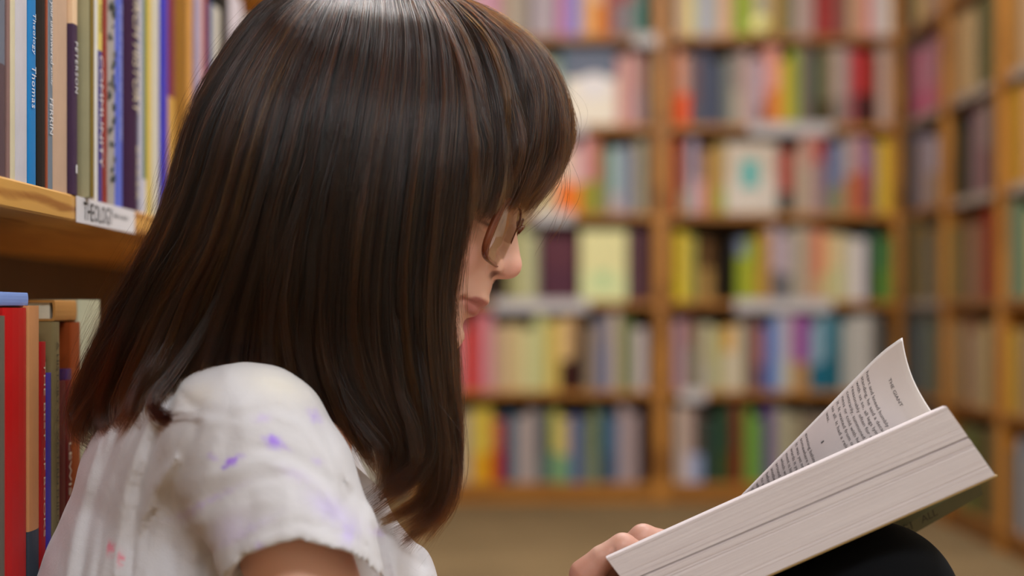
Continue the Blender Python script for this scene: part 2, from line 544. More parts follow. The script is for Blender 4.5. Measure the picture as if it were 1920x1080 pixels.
for ri, row in enumerate(ROWS):
    z = ZT[ri]
    for it in row:
        xa, xc, ca = it[0], it[1], it[2]
        face = it[-1] == 'face'
        cb, fr = (it[3], it[4]) if len(it) > 4 else (None, 0)
        n = 1 if face or (xc - xa) < 31 else 2
        for j in range(n):
            a = xa + (xc - xa) * j / n
            c = xa + (xc - xa) * (j + 1) / n
            bay = 0 if c < 1240 else 1
            hpx = random.uniform(116, 147)
            if face:
                hpx = {1060: 140, 1362: 132, 1016: 122, 1088: 132, 1180: 132}.get(xa, 130)
            h = hpx / SB
            yoff = 0.0 if face else random.uniform(0.002, 0.02)
            w = (c - a) / SB - 0.0008
            d = 0.022 if face else random.uniform(0.13, 0.17)
            tint = ca
            if n == 2 and j == 1:
                t = [int(ca[i:i + 2], 16) for i in (0, 2, 4)]
                dl = random.randint(-12, 12)
                tint = ''.join('%02x' % max(0, min(255, v + dl)) for v in t)
            pending.append(dict(kind='b', row=ri, bay=bay, w=w, h=h, d=d, face=face,
                                loc=(xb(a), YB + yoff, z), ca=tint, cb=cb, band=fr * h, pos=a))
# right wall rows: (bay, x0, x1, colour[, colour b, frac])
RROWS = [
    [(0, 1704, 1716, 'd8c48c'), (0, 1716, 1728, 'd8b050'), (0, 1728, 1742, 'c0a088'), (0, 1742, 1760, 'b09078'),
     (1, 1776, 1800, '88704c'), (1, 1800, 1830, '6c6850'), (1, 1830, 1862, 'a08868'), (2, 1880, 1920, 'a88c5c'), (2, 1920, 1990, '807058')],
    [(0, 1704, 1712, 'b85070'), (0, 1712, 1736, 'c888a0', 'cc6c90', .35), (0, 1736, 1752, 'b47c8c', 'c46c80', .4), (0, 1752, 1760, '8c6c5c'),
     (1, 1776, 1792, 'a88058'), (1, 1792, 1812, 'c0a070'), (1, 1812, 1826, 'c8ac88'), (1, 1826, 1840, '5c5838'), (1, 1840, 1862, '686040'),
     (2, 1880, 1904, 'a87c44'), (2, 1904, 1926, 'b89878'), (2, 1926, 1955, 'a89888'), (2, 1955, 1990, '806048')],
    [(0, 1704, 1714, '5c5c74'), (0, 1714, 1732, 'a0909c'), (0, 1732, 1746, 'a89ca8', 'a08878', .5), (0, 1746, 1760, '9c7448'),
     (1, 1776, 1790, '24281c'), (1, 1790, 1806, '30341e'), (1, 1806, 1812, '5c2420'), (1, 1812, 1832, '846870'), (1, 1832, 1850, '907870', '7c5450', .5),
     (1, 1850, 1862, '38342c'), (2, 1880, 1896, 'b07c24'), (2, 1896, 1908, 'b88c28'), (2, 1908, 1930, 'c08c68'), (2, 1930, 1960, '8c7c50'), (2, 1960, 1990, '745840')],
    [(0, 1704, 1716, '8c7038'), (0, 1716, 1732, '706454'), (0, 1732, 1748, '7c7468'), (0, 1748, 1760, '8c6c34'),
     (1, 1776, 1790, '7c6c3c'), (1, 1790, 1808, '74503c'), (1, 1808, 1830, '8c6850'), (1, 1830, 1848, '8c2814'), (1, 1848, 1862, '78301c'),
     (2, 1880, 1890, '8c7860'), (2, 1890, 1904, '748468'), (2, 1904, 1914, '647c60'), (2, 1914, 1934, 'c8b480'), (2, 1934, 1960, '8c7860'), (2, 1960, 1990, '5c4838')],
    [(0, 1704, 1716, '586064'), (0, 1716, 1734, '74786c'), (0, 1734, 1748, '6c6c58'), (0, 1748, 1760, '7c5830'),
     (1, 1776, 1796, '9c8058'), (1, 1796, 1812, '94684c'), (1, 1812, 1830, 'a88c70'), (1, 1830, 1846, 'b09868'), (1, 1846, 1862, '846044'),
     (2, 1880, 1896, 'c09838'), (2, 1896, 1912, 'a88c60'), (2, 1912, 1930, '988068'), (2, 1930, 1960, 'a08c68'), (2, 1960, 1990, '604c34')],
    [(1, 1790, 1812, '6c7040'), (1, 1812, 1836, '5c5830'), (1, 1836, 1862, '786444'),
     (2, 1880, 1894, '705c48'), (2, 1894, 1908, 'c8c4c8'), (2, 1908, 1922, '5c7088'), (2, 1922, 1950, 'a89888'), (2, 1950, 1990, '604c34')],
]
for ri, row in enumerate(RROWS):
    for it in row:
        bi, xa, xc, ca = it[:4]
        cb, fr = (it[4], it[5]) if len(it) > 4 else (None, 0)
        ya, yc = yr(xa), yr(xc)
        ya = min(ya, ry[bi] - 0.02)
        if bi == 0:
            ya = min(ya, YB - 0.03)
        w = ya - yc - 0.0008
        h = random.uniform(0.205, 0.262)
        pending.append(dict(kind='r', row=ri, bay=bi, w=w, h=h, d=random.uniform(.13, .17), face=False,
                            loc=(XR + random.uniform(0.003, 0.02), ya, ZT[ri]), ca=ca, cb=cb, band=fr * h, pos=xa))

cnt = {}
for b in pending:
    nm = cname(b['ca'])
    if b['cb'] and b['cb'] != b['ca']:
        n2 = cname(b['cb'])
        if n2 != nm:
            nm = nm + ' and ' + n2
    b['nm'] = nm
    if not b['face']:
        cnt.setdefault((b['kind'], b['row'], b['bay'], nm), []).append(b)
for k, lst in cnt.items():
    kind, row, bay, nm = k
    lst.sort(key=lambda b: b['pos'])
    if kind == 'b':
        where = '%s shelf, back wall, %s of upright' % (SHELF[row], ['left', 'right'][bay])
    else:
        where = '%s shelf, right wall, %s' % (SHELF[row], ['corner bay', 'second from corner', 'third from corner'][bay])
    for i, b in enumerate(lst):
        if len(lst) == 1:
            b['label'] = '%s book, %s' % (nm, where)
        else:
            b['label'] = '%s %s book from left, %s' % (ORD[i + 1], nm, where)
FACE_LBL = {1060: 'book shown cover out, dusky blue top and pale lower half, second shelf, back wall',
            1362: 'white book with a teal square shown cover out, third shelf, back wall',
            1016: 'maroon book shown cover out, left of the pale yellow cover, fourth shelf',
            1088: 'pale yellow book shown cover out between two maroon covers, fourth shelf',
            1180: 'narrow maroon book cover beside the middle upright, fourth shelf'}
for b in pending:
    me = book_mesh(b['w'], b['h'], b['d'])
    rz = 0.0 if b['kind'] == 'b' else -math.pi / 2
    o = put_book('book', me, b['loc'], rz, b['ca'], b['cb'], b['band'], alb=ALB if b['kind'] == 'b' else 0.88)  # right wall covers get darker tones, standing in for weaker light there
    if b['face']:
        tag(o, FACE_LBL[b['pos']], 'book', 'books shown cover out on the back wall')
        if b['pos'] == 1362:
            mb = MB()
            mb.box(0.050, 0.108, -0.0012, -0.0002, 0.085, 0.18)
            mb.build('cover_square', simple('teal_print', '58b4b0', 0.5), o)['label'] = 'teal printed square'
        if b['pos'] == 1060:
            mb = MB()
            n = 24
            v = [(0.098 + 0.058 * math.cos(2 * math.pi * i / n), -0.0012, 0.128 + 0.045 * math.sin(2 * math.pi * i / n)) for i in range(n)]
            v += [(p[0], 0.002, p[2]) for p in v]
            mb.add(v, [tuple(range(n))] + [(i, (i + 1) % n, n + (i + 1) % n, n + i) for i in range(n)])
            mb.build('cover_picture', simple('pale_print', 'ece4e4', 0.5), o)['label'] = 'pale rounded cover picture'
        if b['pos'] == 1088:
            mb = MB()
            mb.box(0.055, 0.10, -0.0012, -0.0002, 0.05, 0.10)
            mb.build('cover_print', simple('pale_green_print', 'b8d49c', 0.5), o)['label'] = 'pale green printed patch'
    else:
        tag(o, b['label'], 'book', 'books on the back wall shelves' if b['kind'] == 'b' else 'books on the right wall shelves')
# leaning dark book in the gap and the sloping one next to it, fourth shelf right bay
o = put_book('book', book_mesh(.02, .2, .14), (xb(1352), YB + .03, ZT[3] + .0005), 0, '241a14', tilt=0.16)
tag(o, 'thin black book leaning in the gap on the fourth shelf, right bay', 'book', 'books on the back wall shelves')
o = put_book('book', book_mesh(.05, .21, .14), (xb(1314), YB + .045, ZT[3] + .0005), 0, '5c3c18', 'a07c44', .11)
tag(o, 'brown book with tan lower half standing left of the leaning black book', 'book', 'books on the back wall shelves')
# added disc imitating a blurred glint at the top shelf
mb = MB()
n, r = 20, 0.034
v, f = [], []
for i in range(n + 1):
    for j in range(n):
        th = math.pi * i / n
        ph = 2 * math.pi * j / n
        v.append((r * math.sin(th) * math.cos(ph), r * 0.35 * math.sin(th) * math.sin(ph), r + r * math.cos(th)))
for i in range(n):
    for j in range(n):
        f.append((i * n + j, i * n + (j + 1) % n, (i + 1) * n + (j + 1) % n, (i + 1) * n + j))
o = mesh_obj('glint_disc', v, f, simple('pale_yellow_glint', 'f4ec98', 0.3, 0.5), smooth=True)
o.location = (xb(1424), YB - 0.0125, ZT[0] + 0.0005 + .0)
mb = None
tag(o, 'pale yellow added disc imitating a blurred glint before the books on the top shelf', 'glint')

# ------------------------------------------------------------------ near left bookcase
NT = 0.0205
NZ = [CAMZ + 0.0889 - 0.345 * 2, CAMZ + 0.0889 - 0.345, CAMZ + 0.0889, CAMZ + 0.0889 + 0.40, CAMZ + .0889 + .76]
NY0, NY1 = 0.45, 2.6
root = empty('bookcase', (XL, (NY0 + NY1) / 2, 0))
tag(root, 'pale pine bookcase beside the reader, with a printed subject label on its shelf edge', 'bookcase')
cy = (NY0 + NY1) / 2
for k, z in enumerate(NZ):
    mb = MB()
    mb.bevbox(-0.29, 0.0, NY0 - cy, NY1 - cy, z - NT, z, 0.0015)
    b = mb.build('shelf_board', M_near, root)
    if k == 2:
        yl0, yl1 = -XL * F / (960 - 141), -XL * F / (960 - 249)
        mb = MB()
        mb.box(0.0006, 0.0018, yl0 - cy, yl1 - cy, z - NT - .0005, z - 0.0006)
        lab = mb.build('shelf_label', M_near_label, b)
        lab['label'] = 'white printed card label'
        board2 = b
        label_obj = lab
mb = MB()
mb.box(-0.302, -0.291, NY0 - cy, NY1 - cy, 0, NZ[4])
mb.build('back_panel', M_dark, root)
for y in (NY0 - 0.0205, NY1 + 0.0005):
    mb = MB()
    mb.bevbox(-0.302, 0.0, y - cy, y - cy + 0.02, 0, NZ[4] + .02)
    mb.build('upright', M_near, root)
mb = MB()
mb.box(-0.03, -0.012, NY0 - cy, NY1 - cy, 0, NZ[0] - NT)
mb.build('plinth', M_near, root)


def text_mesh(s, size=1.0, extrude=0.0, spacing=1.0):
    cu = bpy.data.curves.new('tmp_text', 'FONT')
    cu.body = s
    cu.size = size
    cu.space_character = spacing
    cu.resolution_u = 2
    o = bpy.data.objects.new('tmp_text', cu)
    COL.objects.link(o)
    dg = bpy.context.evaluated_depsgraph_get()
    dg.update()
    me = bpy.data.meshes.new_from_object(o.evaluated_get(dg))
    v = np.array([tuple(q.co) for q in me.vertices]).reshape(-1, 3)
    f = [tuple(p.vertices) for p in me.polygons]
    bpy.data.objects.remove(o)
    bpy.data.curves.remove(cu)
    bpy.data.meshes.remove(me)
    return v, f


def spine_text(name, s, mat, parent, org, ulen, vlen, udir, vdir, nrm, off=0.0005, spacing=1.0):
    """text fitted in a box: udir reading direction, vdir letter-up direction"""
    v, f = text_mesh(s, spacing=spacing)
    lo, hi = v.min(0), v.max(0)
    u = (v[:, 0] - lo[0]) / (hi[0] - lo[0]) * ulen
    w = (v[:, 1] - lo[1]) / (hi[1] - lo[1]) * vlen
    P = np.array(org)[None] + u[:, None] * np.array(udir)[None] + w[:, None] * np.array(vdir)[None] + np.array(nrm)[None] * off
    return mesh_obj(name, P, f, mat, parent)


# text on the shelf label (reads away from the camera along +y)
ly0 = -XL * F / (960 - 152) - cy
ly1 = -XL * F / (960 - 206.5) - cy
zt = NZ[2]
spine_text('label_text', 'THEOLOGY', M_ink, label_obj, (0.0018, ly0, zt - NT + 0.0022), ly1 - ly0, 0.0145, (0, 1, 0), (0, 0, 1), (1, 0, 0), 0.0003)
ly2, ly3 = -XL * F / (960 - 208.5) - cy, -XL * F / (960 - 236) - cy
spine_text('label_text', 'alpha. by author', M_ink, label_obj, (0.0018, ly2, zt - NT + 0.0085), ly3 - ly2, 0.0052, (0, 1, 0), (0, 0, 1), (1, 0, 0), 0.0003)


def near_book(x0, x1, h, ca, label, shelf=2, setb=0.002, cb=None, band=None, titles=(), ztop=None, d=None, group=None, xs=None, spine=None):
    """x0..x1: columns covered on the shelf front; xs: column where the spine of a book that juts out begins"""
    X = XL - setb
    Xe = XL - 0.0035                            # where the edge of a flush spine really lies
    ya = -Xe * F / (960 - x0)
    if xs:
        X = Xe * (960 - xs) / (960 - x0)
    yb = -(X if xs else Xe) * F / (960 - x1)
    w = yb - ya - 0.0005
    z0 = NZ[shelf]
    if ztop is not None:
        h = ztop - z0
    root = empty('book', (X, ya, z0))
    tag(root, label, 'book', group or 'books on the near upper shelf')
    d = d or random.uniform(0.15, 0.2)
    me = book_mesh(w, h, d)
    o = put_book('cover', me, (0, 0, 0), 0, ca, cb, (band - z0) if band else -1.0, alb=1.0)
    o.parent = root
    o.rotation_euler = (0, 0, math.pi / 2)      # spine turned to face the aisle
    if spine:
        mb = MB()
        mb.bevbox(0.0002, 0.0008, 0.0004, w - .0004, 0.0004, h - .0004, 0.0002)
        q = mb.build('spine', simple('mustard_cloth', spine, 0.6), root)
        q['label'] = 'mustard brown spine'
    for tt in titles:
        (s, zt_, zlen, mat, frac, sp) = tt[:6]
        pos = tt[6] if len(tt) > 6 else 0.5
        spine_text('spine_title', s, mat, root, (0.0, w * (pos - frac / 2), zt_ - z0), zlen, w * frac, (0, 0, -1), (0, 1, 0), (1, 0, 0), 0.0006, sp)
    return root


T_white = simple('white_foil', 'e4e0e4', 0.5)
T_cream = simple('cream_foil', 'd8c8b0', 0.5)
T_pale = simple('pale_blue_print', 'a8b4f0', 0.5)
T_gold = simple('faded_gold_foil', 'c89080', 0.5)
T_dark = simple('dark_print', '3a3428', 0.5)
T_grey = simple('tree_bark_print', '3c4440', 0.6, var=0.5, bscale=80)


def zz(px, py, setb=0.002):
    """height of picture row py on the spine plane at column px"""
    Y = -(XL - setb) * F / (960 - px)
    return CAMZ - (py - HY) / F * Y


def zl(px, dpy):
    return dpy * (-(XL)) / (960 - px)


NB = near_book
U = []
NB(-42, -18, .27, '6a4a3c', 'brown book at the near end of the upper shelf, left edge of the photo')
NB(-18, 10, .275, '6f7484', 'slate blue book, leftmost in the photo on the upper shelf', cb='5c4850', band=zz(5, 120))
NB(10, 16, .262, '90706c', 'thin dusty rose book between slate and cream spines on the upper shelf')
NB(16, 26, .27, 'd8ccae', 'cream thin book left of the tall white book on the upper shelf')
NB(26, 51, .28, 'ccc6cf', 'wide white book left of the bright blue spine')
NB(51, 66, .268, '1f7fc4', 'bright blue book with white lettering, upper shelf', titles=(
    ('Theology', zz(58, 22), zl(58, 78), T_white, .5, 1.1), ('Thomas', zz(58, 122), zl(58, 80), T_white, .55, 1.1)))
NB(66, 84, .275, '17171a', 'black book between bright blue and grey spines on the upper shelf')
NB(84, 86.5, .25, 'a8563c', 'very thin rust coloured book beside the black book on the upper shelf')
NB(86.5, 97, .272, '75808e', 'blue grey book with white lettering, left of the wide beige book', titles=(
    ('your unanswered', zz(91, 0), zl(91, 118), T_white, .75, .95), ('study', zz(91, 124), zl(91, 34), T_white, .4, 1.0),
    ('FERRIN', zz(91, 183), zl(91, 68), T_white, .6, 1.0)))
NB(97, 128, .285, 'c8a68e', 'wide beige book left of the dark purple spine')
NB(128, 147, .262, 'e8c4a0', 'cream topped book with dark purple lower spine and spaced capital letters', cb='46304c', band=zz(137, 47), xs=138,
   titles=(('PETERSON', zz(141, 82), zl(141, 96), T_white, .6, 1.15, .5), ('I', zz(139, 310), zl(139, 16), T_white, .3, 1.0)))
NB(147, 175, .278, 'b3a984', 'khaki beige book jutting out over the shelf label', xs=168, spine='7c6418')
NB(175, 181, .262, 'e0dcd8', 'thin book with red orange top and white lower spine', cb='e4e0dc', band=zz(178, 82))['tone'] = 1
NB(181, 190, .268, 'd8c468', 'yellow topped book with violet blue spine and white capitals', cb='4a4088', band=zz(186, 94),
   titles=(('LIVING', zz(185, 8), zl(185, 50), T_dark, .5, 1.1), ('COMMUNITY', zz(185, 102), zl(185, 212), T_white, .72, 1.0)))
NB(190, 200, .264, '90342c', 'brick red book with small white capitals, right of the violet spine',
   titles=(('YOUR OWN JOHN VERN', zz(195, 2), zl(195, 110), T_gold, .45, 1.0), ('VERMILION', zz(195, 285), zl(195, 60), T_gold, .3, 1.0)))
tb = NB(200, 215, .272, 'a8a09c', 'grey book with a tree bark picture on its spine')
NB(215, 229, .266, '5c6ccc', 'periwinkle blue book with pale lettering on the upper shelf',
   titles=(('THE LIVES OF THE SAINTS AND HOLY FATHERS', zz(222, 5), zl(222, 260), T_pale, .42, 1.0),))
NB(229, 260, .29, '2e0a3c', 'thick dark purple book with cream church history lettering',
   titles=(('CHURCH HISTORY', zz(256, -60), zl(256, 275), T_cream, .42, 1.0, .74), ('BAKER', zz(256, 275), zl(256, 100), T_cream, .15, 1.2, .8)))
NB(260, 267, .275, 'bcb8c8', 'thin pale lavender book right of the thick dark purple book')
NB(267, 272, .27, '1c6444', 'thin green book on the upper shelf', cb='d0ccd4', band=zz(269, 335))
NB(272, 284, .27, 'd4b85c', 'golden yellow book on the upper shelf, right of the thin green book')
NB(284, 299, .268, 'd0c8b8', 'cream white book right of the golden yellow book')
NB(299, 306, .272, '1428b4', 'ultramarine blue book on the upper shelf, right of the cream white book')
NB(306, 314, .27, '5844b4', 'violet blue book beside the ultramarine book, with pale lettering')
NB(314, 328, .26, '7c2c40', 'maroon book with a yellow ochre lower spine', cb='cc9c4c', band=zz(322, 182))
NB(328, 352, .28, '94641c', 'wide ochre brown book near the back of the head, upper shelf')
NB(352, 361, .275, 'd89c50', 'light orange tan book right of the ochre brown book')
NB(361, 367, .27, '48508c', 'thin dark blue book near the hair, left of the pink white book')
NB(367, 379, .27, 'c8b4c4', 'pinkish white book left of the rust red spine near the hair')
NB(379, 388, .27, 'a05044', 'rust red book on the upper shelf close to the hair')
NB(388, 398, .26, '20407c', 'navy book between rust red and the short cream book')
NB(398, 414, .3, 'c8c0b4', 'short cream book ending below the picture top, beside the black book', ztop=zz(404, 10))
NB(414, 430, .3, '1c1a18', 'black book behind the hair on the upper shelf')
NB(430, 456, .3, 'd0c4cc', 'wide pale lavender book behind the hair')
NB(456, 472, .27, 'a06858', 'brownish red book beside the pale lavender book behind the hair')
NB(500, 530, .3, '8c5c40', 'brown book on the upper shelf hidden mostly by the hair')
NB(472, 500, .3, 'c8bcb0', 'wide cream grey book, last visible on the upper shelf behind the hair')
# grey blotches of the tree picture
mb = MB()
w_ = -(XL) * F * (1 / (960 - 215) - 1 / (960 - 200))
for k in range(46):
    zc = random.uniform(0.02, 0.245)
    yc_ = random.uniform(0.12, 0.8) * w_
    rr = random.uniform(0.0015, 0.005)
    n = 9
    v = [(0.0006, min(max(yc_ + rr * 1.2 * math.cos(2 * math.pi * i / n) * random.uniform(.6, 1.2), 0.001), w_ - 0.002),
          zc + rr * math.sin(2 * math.pi * i / n) * random.uniform(.5, 1.2)) for i in range(n)]
    mb.add(v, [tuple(range(n))])
mb.build('spine_picture', T_grey, tb)

G2 = 'books on the near lower shelf'
NB(-40, -14, .2, '3c3430', 'dark brown book at the near end of the lower shelf', shelf=1, group=G2)
NB(-14, 9, .2, '6c6458', 'grey brown mottled book, leftmost in the photo on the lower shelf', shelf=1, ztop=zz(5, 592), group=G2)
NB(9, 52, .2, 'c41c1c', 'wide bright red book on the lower shelf', shelf=1, ztop=zz(30, 577), group=G2)
NB(52, 73, .2, 'd09060', 'salmon tan book right of the bright red book', shelf=1, ztop=zz(62, 573), cb='3c4450', band=zz(62, 995), group=G2)
NB(73, 84, .2, 'b01c20', 'short red book with white lettering on the lower shelf', shelf=1, ztop=zz(78, 641), group=G2,
   titles=(('THE BEST OF BOOKS', zz(79, 680), zl(79, 330), T_cream, .3, 1.0),))
NB(84, 94, .2, '4838a4', 'short violet blue book right of the short red book', shelf=1, ztop=zz(88, 700), group=G2)
NB(94, 108, .2, '80704c', 'khaki book with dotted spine on the lower shelf', shelf=1, ztop=zz(98, 604), setb=.001, group=G2,
   titles=(('A HISTORY OF WESTERN PHILOSOPHY', zz(104, 640), zl(104, 420), T_dark, .3, 1.0),))
NB(108, 122, .2, '5c1418', 'dark red book behind the shoulder on the lower shelf', shelf=1, ztop=zz(116, 715), group=G2)
NB(122, 132, .2, '4c2c5c', 'dark purple topped book behind the shoulder', shelf=1, ztop=zz(128, 692), cb='701c1c', band=zz(128, 712), group=G2,
   titles=(('LEWIS', zz(128, 830), zl(128, 100), T_cream, .5, 1.0),))
NB(132, 150, .2, '8c3c14', 'rust brown book with a black patch, behind the hair on the lower shelf', shelf=1, ztop=zz(140, 604), cb='98461c', band=zz(140, 690), group=G2)
NB(150, 190, .2, 'b8b498', 'wide cream green book behind the hair on the lower shelf', shelf=1, ztop=zz(168, 562), group=G2)
# book lying flat on top of the upright ones (blue grey, at the left edge) and the tan one
def flat_book(x0, x1, zb, th, ca, label):
    X = XL - 0.006
    ya, yb = -X * F / (960 - x0), -X * F / (960 - x1)
    me = book_mesh(th, yb - ya, 0.15)
    root = empty('book', (X, ya, zb))
    tag(root, label, 'book', 'books lying on top of the near lower row')
    o = put_book('cover', me, (0, 0, 0), 0, ca)
    o.parent = root
    # frame: x thickness -> z, z height -> y, y depth -> -x
    o.matrix_local = Matrix(((0, -1, 0, 0), (0, 0, 1, 0), (1, 0, 0, 0), (0, 0, 0, 1)))
    return root


flat_book(-30, 53, zz(30, 577) + .0012, 0.0095, '7c94d0', 'pale blue thin book lying on top of the bright red book')
flat_book(104, 150, zz(140, 604) + .001, 0.016, 'a8743c', 'tan brown book lying flat above the rust brown book')

# ------------------------------------------------------------------ signed-distance modelling
class G:
    """a block of sample points; every shape below returns its distance at them"""
    def __init__(s, lo, hi, h):
        s.lo = np.array(lo, float)
        s.h = h
        n = np.ceil((np.array(hi) - s.lo) / h).astype(int) + 1
        s.n = n
        s.x = (s.lo[0] + h * np.arange(n[0], dtype=np.float32)).astype(np.float32)[:, None, None]
        s.y = (s.lo[1] + h * np.arange(n[1], dtype=np.float32)).astype(np.float32)[None, :, None]
        s.z = (s.lo[2] + h * np.arange(n[2], dtype=np.float32)).astype(np.float32)[None, None, :]

    def sphere(s, c, r):
        return np.sqrt((s.x - c[0]) ** 2 + (s.y - c[1]) ** 2 + (s.z - c[2]) ** 2) - r

    def ell(s, c, r, ax=None):
        if ax is None:
            a, b, d = s.x - c[0], s.y - c[1], s.z - c[2]
        else:
            p = (s.x - c[0], s.y - c[1], s.z - c[2])
            a, b, d = [p[0] * e[0] + p[1] * e[1] + p[2] * e[2] for e in ax]
        k0 = np.sqrt((a / r[0]) ** 2 + (b / r[1]) ** 2 + (d / r[2]) ** 2)
        k1 = np.sqrt((a / r[0] ** 2) ** 2 + (b / r[1] ** 2) ** 2 + (d / r[2] ** 2) ** 2)
        return k0 * (k0 - 1.0) / np.maximum(k1, 1e-6)

    def cone(s, a, b, ra, rb):
        a, b = np.asarray(a, float), np.asarray(b, float)
        d = b - a
        t = ((s.x - a[0]) * d[0] + (s.y - a[1]) * d[1] + (s.z - a[2]) * d[2]) / float(d @ d)
        t = np.clip(t, 0, 1)
        return np.sqrt((s.x - a[0] - t * d[0]) ** 2 + (s.y - a[1] - t * d[1]) ** 2 + (s.z - a[2] - t * d[2]) ** 2) - (ra + (rb - ra) * t)


def smin(a, b, k):
    h = np.clip(0.5 + 0.5 * (b - a) / k, 0, 1)
    return b + (a - b) * h - k * h * (1 - h)


def smax(a, b, k):
    return -smin(-a, -b, k)


def surface_nets(g, d):
    d = np.asarray(d, dtype=np.float32)
    nx, ny, nz = d.shape
    ins = d < 0
    acc = np.zeros((nx - 1, ny - 1, nz - 1, 3), np.float32)
    cnt_ = np.zeros((nx - 1, ny - 1, nz - 1), np.float32)
    C = lambda arr, o: arr[o[0]:o[0] + nx - 1, o[1]:o[1] + ny - 1, o[2]:o[2] + nz - 1]
    for ax in range(3):
        o1, o2 = [(1, 2), (0, 2), (0, 1)][ax]
        for i in (0, 1):
            for j in (0, 1):
                a = [0, 0, 0]
                a[o1], a[o2] = i, j
                b = list(a)
                b[ax] = 1
                da, db = C(d, a), C(d, b)
                m = C(ins, a) != C(ins, b)
                with np.errstate(divide='ignore', invalid='ignore'):
                    t = np.where(m, da / (da - db), 0)
                for q in range(3):
                    acc[..., q] += np.where(m, t if q == ax else a[q], 0)
                cnt_ += m
    idx = -np.ones(cnt_.shape, np.int64)
    sel = cnt_ > 0
    idx[sel] = np.arange(sel.sum())
    ijk = np.argwhere(sel)
    V = g.lo[None] + g.h * (ijk + acc[sel] / cnt_[sel][:, None])
    faces = []
    for ax in range(3):
        o1, o2 = [(1, 2), (2, 0), (0, 1)][ax]
        sl0, sl1 = [slice(None)] * 3, [slice(None)] * 3
        sl0[ax], sl1[ax] = slice(0, -1), slice(1, None)
        for o in (o1, o2):
            sl0[o] = slice(1, -1)
            sl1[o] = slice(1, -1)
        A, B = ins[tuple(sl0)], ins[tuple(sl1)]
        m = A != B
        e = np.argwhere(m)
        flip = A[m]
        base = e.copy()
        for o in (o1, o2):
            base[:, o] += 1
        def at(d1, d2):
            q = base.copy()
            q[:, o1] += d1
            q[:, o2] += d2
            return idx[q[:, 0], q[:, 1], q[:, 2]]
        f = np.stack([at(-1, -1), at(0, -1), at(0, 0), at(-1, 0)], 1)
        f[~flip] = f[~flip][:, ::-1]
        faces.append(f)
    return V, np.concatenate(faces)


def np_mesh(name, V, Fq, mat, parent=None):
    me = bpy.data.meshes.new(name)
    me.vertices.add(len(V))
    me.vertices.foreach_set('co', np.asarray(V, np.float32).ravel())
    me.loops.add(Fq.size)
    me.loops.foreach_set('vertex_index', Fq.ravel().astype(np.int32))
    me.polygons.add(len(Fq))
    me.polygons.foreach_set('loop_start', np.arange(0, Fq.size, Fq.shape[1], dtype=np.int32))
    me.polygons.foreach_set('use_smooth', np.ones(len(Fq), bool))
    me.update()
    me.validate()
    me.materials.append(mat)
    o = bpy.data.objects.new(name, me)
    COL.objects.link(o)
    if parent is not None:
        o.parent = parent
    return o


def smooth_mesh(V, Fq, it=1, lam=0.5):
    E = np.concatenate([Fq[:, [0, 1]], Fq[:, [1, 2]], Fq[:, [2, 3]], Fq[:, [3, 0]]])
    for _ in range(it):
        S = np.zeros_like(V)
        n = np.zeros(len(V))
        for q in range(3):
            S[:, q] = np.bincount(E[:, 0], V[E[:, 1], q], len(V)) + np.bincount(E[:, 1], V[E[:, 0], q], len(V))
        n = np.bincount(E[:, 0], minlength=len(V)) + np.bincount(E[:, 1], minlength=len(V))
        V = V * (1 - lam) + lam * S / np.maximum(n, 1)[:, None]
    return V


# ------------------------------------------------------------------ head frame
YH = 1.05
NAS = W(957, 418, YH)                       # bridge of the nose
th, psi = math.radians(20), math.radians(6)
F0 = np.array([math.cos(th), 0, -math.sin(th)])
U_ = np.array([math.sin(th), 0, math.cos(th)])
N0 = np.array([0, -1.0, 0])
HF = F0 * math.cos(psi) + N0 * math.sin(psi)
HN = N0 * math.cos(psi) - F0 * math.sin(psi)
HU = U_
rho = math.radians(5.5)                     # crown tipped away from the lens
HN, HU = HN * math.cos(rho) + HU * math.sin(rho), HU * math.cos(rho) - HN * math.sin(rho)


def H(f, u, n):
    return NAS + HF * f + HU * u + HN * n


person = empty('person', (-0.22, 1.05, 0))
PINV = np.array([-0.22, 1.05, 0])
tag(person, 'person with long dark brown hair and a stained white T-shirt reading against the bookcase', 'person')

# skin material with painted natural colour differences (lips, brows, cheeks) and nostril shade
M_skin, nts, ps = node_mat('skin')
va = nts.nodes.new('ShaderNodeAttribute')
va.attribute_name = 'tone'
nts.links.new(va.outputs['Color'], ps.inputs['Base Color'])
ps.inputs['Roughness'].default_value = 0.5
ps.inputs['Specular IOR Level'].default_value = 0.35
ps.inputs['Subsurface Weight'].default_value = 0.25
ps.inputs['Subsurface Radius'].default_value = (0.008, 0.003, 0.0015)
ps.inputs['Subsurface Scale'].default_value = 1.0
tcs = nts.nodes.new('ShaderNodeTexCoord')
nzs = nts.nodes.new('ShaderNodeTexNoise')
nzs.inputs['Scale'].default_value = 500
bs = nts.nodes.new('ShaderNodeBump')
bs.inputs['Strength'].default_value = 0.12
bs.inputs['Distance'].default_value = 0.0006
nts.links.new(tcs.outputs['Object'], nzs.inputs['Vector'])
nts.links.new(nzs.outputs['Fac'], bs.inputs['Height'])
nts.links.new(bs.outputs['Normal'], ps.inputs['Normal'])

# ---- head
AX = (HF, HU, HN)
g = G(NAS + [-0.24, -0.10, -0.17], NAS + [0.035, 0.10, 0.135], 0.00125)


def E(f, u, n, rf, ru, rn):
    return g.ell(H(f, u, n), (rf, ru, rn), AX)


